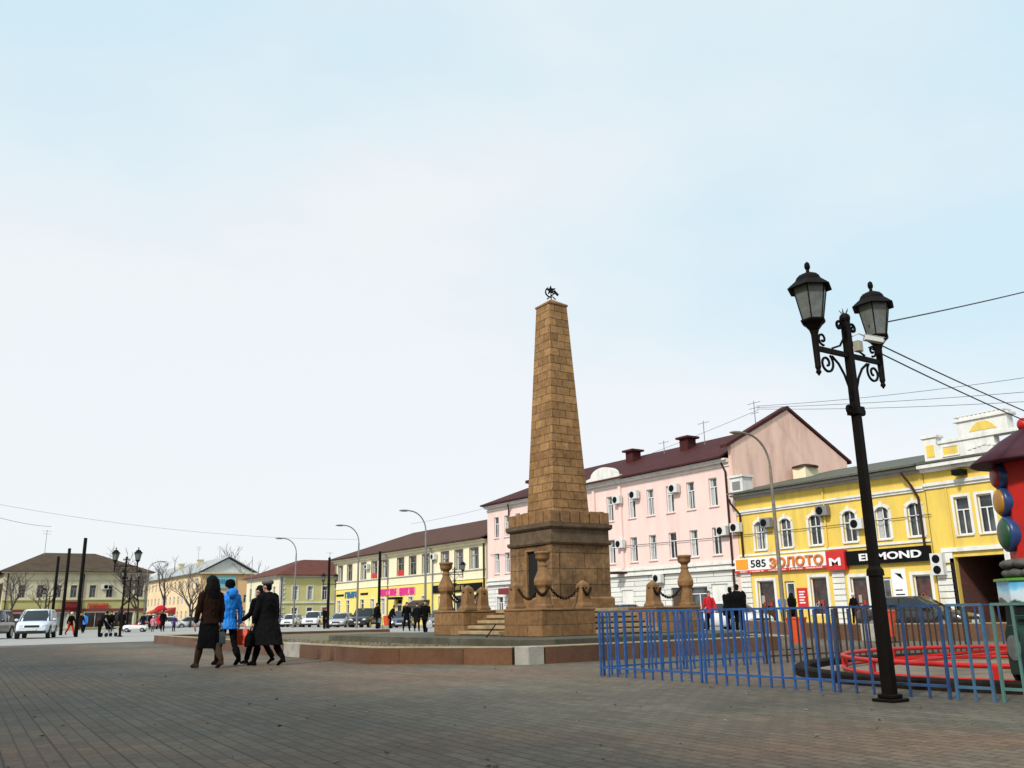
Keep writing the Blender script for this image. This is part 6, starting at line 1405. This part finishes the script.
# people farther off
G = 'people standing and walking far off'
fp = [('person in black coat and red cap before the parked silver sedan', 27.6, 68, 60, 1.68, dict(top=C_black, hem=.55, hat='beanie', hatm=C_red, pose='stand')),
      ('broad man in black leather jacket left of the dark blue sedan', 28.9, 61.2, 100, 1.85, dict(top=C_black, hem=.74, girth=1.7, pose='stand', legs=C_navy)),
      ('stooping person in dark clothes beside the broad man in black', 29.9, 61.0, 110, 1.72, dict(top=C_char, hem=.72, girth=1.4, pose='stand', lean=22)),
      ('man in black walking towards the viewer, just left of the monument steps', 25.3, 49.4, 190, 1.76, dict(top=C_black, hem=.76)),
      ('person in black with pale scarf striding, closest to the leftmost urn pillar', 20.5, 38.1, 215, 1.66, dict(top=C_black, hem=.78, stride=1.0)),
      ('person in charcoal behind the striding one left of the urn pillar', 24.9, 47.3, 200, 1.66, dict(top=C_char, hem=.6, girth=1.1)),
      ('large man in black jacket seen from behind, right of the red jacket', 26.6, 24.2, 60, 1.84, dict(top=C_black, hem=.80, girth=1.75, pose='stand', legs=C_black)),
      ('person in black stooping against the side of the large man in black', 26.45, 24.5, 70, 1.76, dict(top=C_black, hem=.66, girth=1.5, pose='stand', lean=12)),
      ('woman in red jacket beside the large man in black', 29.4, 28.4, 200, 1.72, dict(top=C_red, hem=.76, hair=C_hairbr, pose='stand')),
      ('child in pink jacket right of the squat bollard', 31.5, 33.3, 200, 1.15, dict(top=C_pink, hem=.7, hat='beanie', hatm=C_red, pose='stand')),
      ('person in bright blue jacket and teal hat at the jeweller\'s window', 39.6, 32.85, 80, 1.66, dict(top=C_blue, hem=.74, hat='beanie', hatm=C_teal, girth=1.1, pose='stand')),
      ('person in black at the jeweller\'s window, right of the blue jacket', 39.6, 32.2, 75, 1.70, dict(top=C_black, hem=.6, girth=1.1, pose='stand', hair_len=.2)),
      ('person in white hat behind the near lamp post, before the shoe shop', 39.9, 28.6, 180, 1.60, dict(top=C_char, hem=.7, hat='beanie', hatm=C_white, pose='stand')),
      ('person in white hat and red trousers right of the white car at left', 10.0, 72, 150, 1.66, dict(top=C_black, hem=.8, legs=C_red, hat='beanie', hatm=C_white)),
      ('person in brown coat behind the nearest black post', 11.8, 80, 170, 1.70, dict(top=C_brown, hem=.5)),
      ('person in bright blue jacket right of the nearest black post', 12.7, 84, 20, 1.68, dict(top=C_blue, hem=.74)),
      ('dark dressed person bending over the pushchair', 9.75, 58.8, 60, 1.66, dict(top=C_black, hem=.7, pose='stand', lean=40, arm=(30, 30))),
      ('tall person in black in the crowd before the red awning', 14.6, 83, 190, 1.80, dict(top=C_black, hem=.6, girth=1.2)),
      ('child in red jacket with pale hat in the crowd', 16.4, 88, 200, 1.25, dict(top=C_red, hem=.7, hat='beanie', hatm=C_white)),
      ('person in dark coat directly left of the far lantern post', 15.0, 80.5, 180, 1.78, dict(top=C_black, hem=.5)),
      ('person in navy jacket behind the toy convertible', 18.2, 88, 180, 1.62, dict(top=C_navy, hem=.7)),
      ('second dark figure behind the toy convertible, in charcoal', 19.3, 90, 190, 1.66, dict(top=C_char, hem=.6)),
      ('person in red jacket right of the toy convertible', 21.6, 97, 180, 1.60, dict(top=C_red, hem=.6, girth=1.2)),
      ('woman in black under the red umbrella, left of the walkers', 17.9, 79, 170, 1.70, dict(top=C_black, hem=.6, pose='stand')),
      ('child in purple jacket and white hat beside the red umbrella', 18.2, 76.5, 160, 1.30, dict(top=C_purple, hem=.65, hat='beanie', hatm=C_white, pose='stand')),
      ('child in pale pink jacket left of the red umbrella', 16.9, 78, 180, 1.25, dict(top=C_pink, hem=.65, hat='beanie', hatm=C_white, legs=C_grey, pose='stand'))]
for lb_, x, y, az, H, kw in fp:
    zz = -.15 if 31.1 < x < 38.4 else 0
    _t, la, ra = person(lb_, x, y, az, H, z=zz, group=G, **kw)
    if 'broad man' in lb_: bag('carrier_bag', 'small pale blue carrier bag carried by the broad man in black', P0(x, y, la) + Vector((0, 0, -.05)), .36, .36, .15, az, mat('bag_pale_blue', (.35, .45, .65), .5), .12)
    if 'striding' in lb_ and 'closest' in lb_:
        bag('shoulder_bag', 'pale shoulder bag of the striding person left of the urn pillar', P0(x, y, la) + Vector((0, 0, .10)), .28, .30, .10, az, mat('bag_pale', (.4, .4, .42), .6), .3)
    if 'red umbrella, left' in lb_:
        u = thing('umbrella', 'small red umbrella held over the woman in black, left of the walkers', 'umbrella', (x, y, 1.0)); c0 = P0(x, y, ra)
        c = MB(); c.tube([c0 + Vector((0, 0, -.1)), c0 + Vector((0, 0, 1.25))], .012, 6); c.build('stick', M_steel, u)
        c = MB(); c.lathe([(.02, 1.26), (.25, 1.20), (.45, 1.05), (.55, .88), (.54, .87), (.44, 1.03), (.24, 1.18), (.02, 1.23)], c0, 12); c.build('umbrella_canopy', C_red, u)
# pushchair beside the bending person
pc = thing('pushchair', 'dark pushchair with pale wheels near the far lantern post', 'pushchair', (10.3, 59.2, 0)); Mx = Matrix.Translation((10.3, 59.2, 0)) @ Matrix.Rotation(R_(-60), 4, 'Z')
def pcb(nm, mm, fn): c = MB(); fn(c); c.xf(Mx); c.build(nm, mm, pc)
pcb('seat', C_navy, lambda c: c.loft([[(-.2, y_, z_), (.2, y_, z_), (.2, y_ + .05, z_ + .05), (-.2, y_ + .05, z_ + .05)] for y_, z_ in ((.35, .45), (.0, .42), (-.22, .85))], 0, False))
pcb('hood', C_navy, lambda c: c.loft([[(-.22 + .44 * q / 8, -.22 + .36 * sin(a), .72 + .36 * cos(a)) for q in range(9)] for a in [pi * .5 * u / 6 for u in range(7)]], 0, True, False))
pcb('frame', M_steel, lambda c: [c.tube([(sx * .22, .38, .12), (sx * .22, .1, .45), (sx * .22, -.5, 1.02)], .014, 6) for sx in (-1, 1)] + [c.tube([(sx * .22, -.3, .12), (sx * .22, .1, .45)], .014, 6) for sx in (-1, 1)] + [c.tube([(-.22, -.5, 1.02), (.22, -.5, 1.02)], .016, 6)])
for sx in (-1, 1):
    for y_ in (.38, -.3): pcb('wheel', M_tyre, lambda c: c.tube([(sx * .22 - .02, y_, .12), (sx * .22 + .02, y_, .12)], .12, 14))
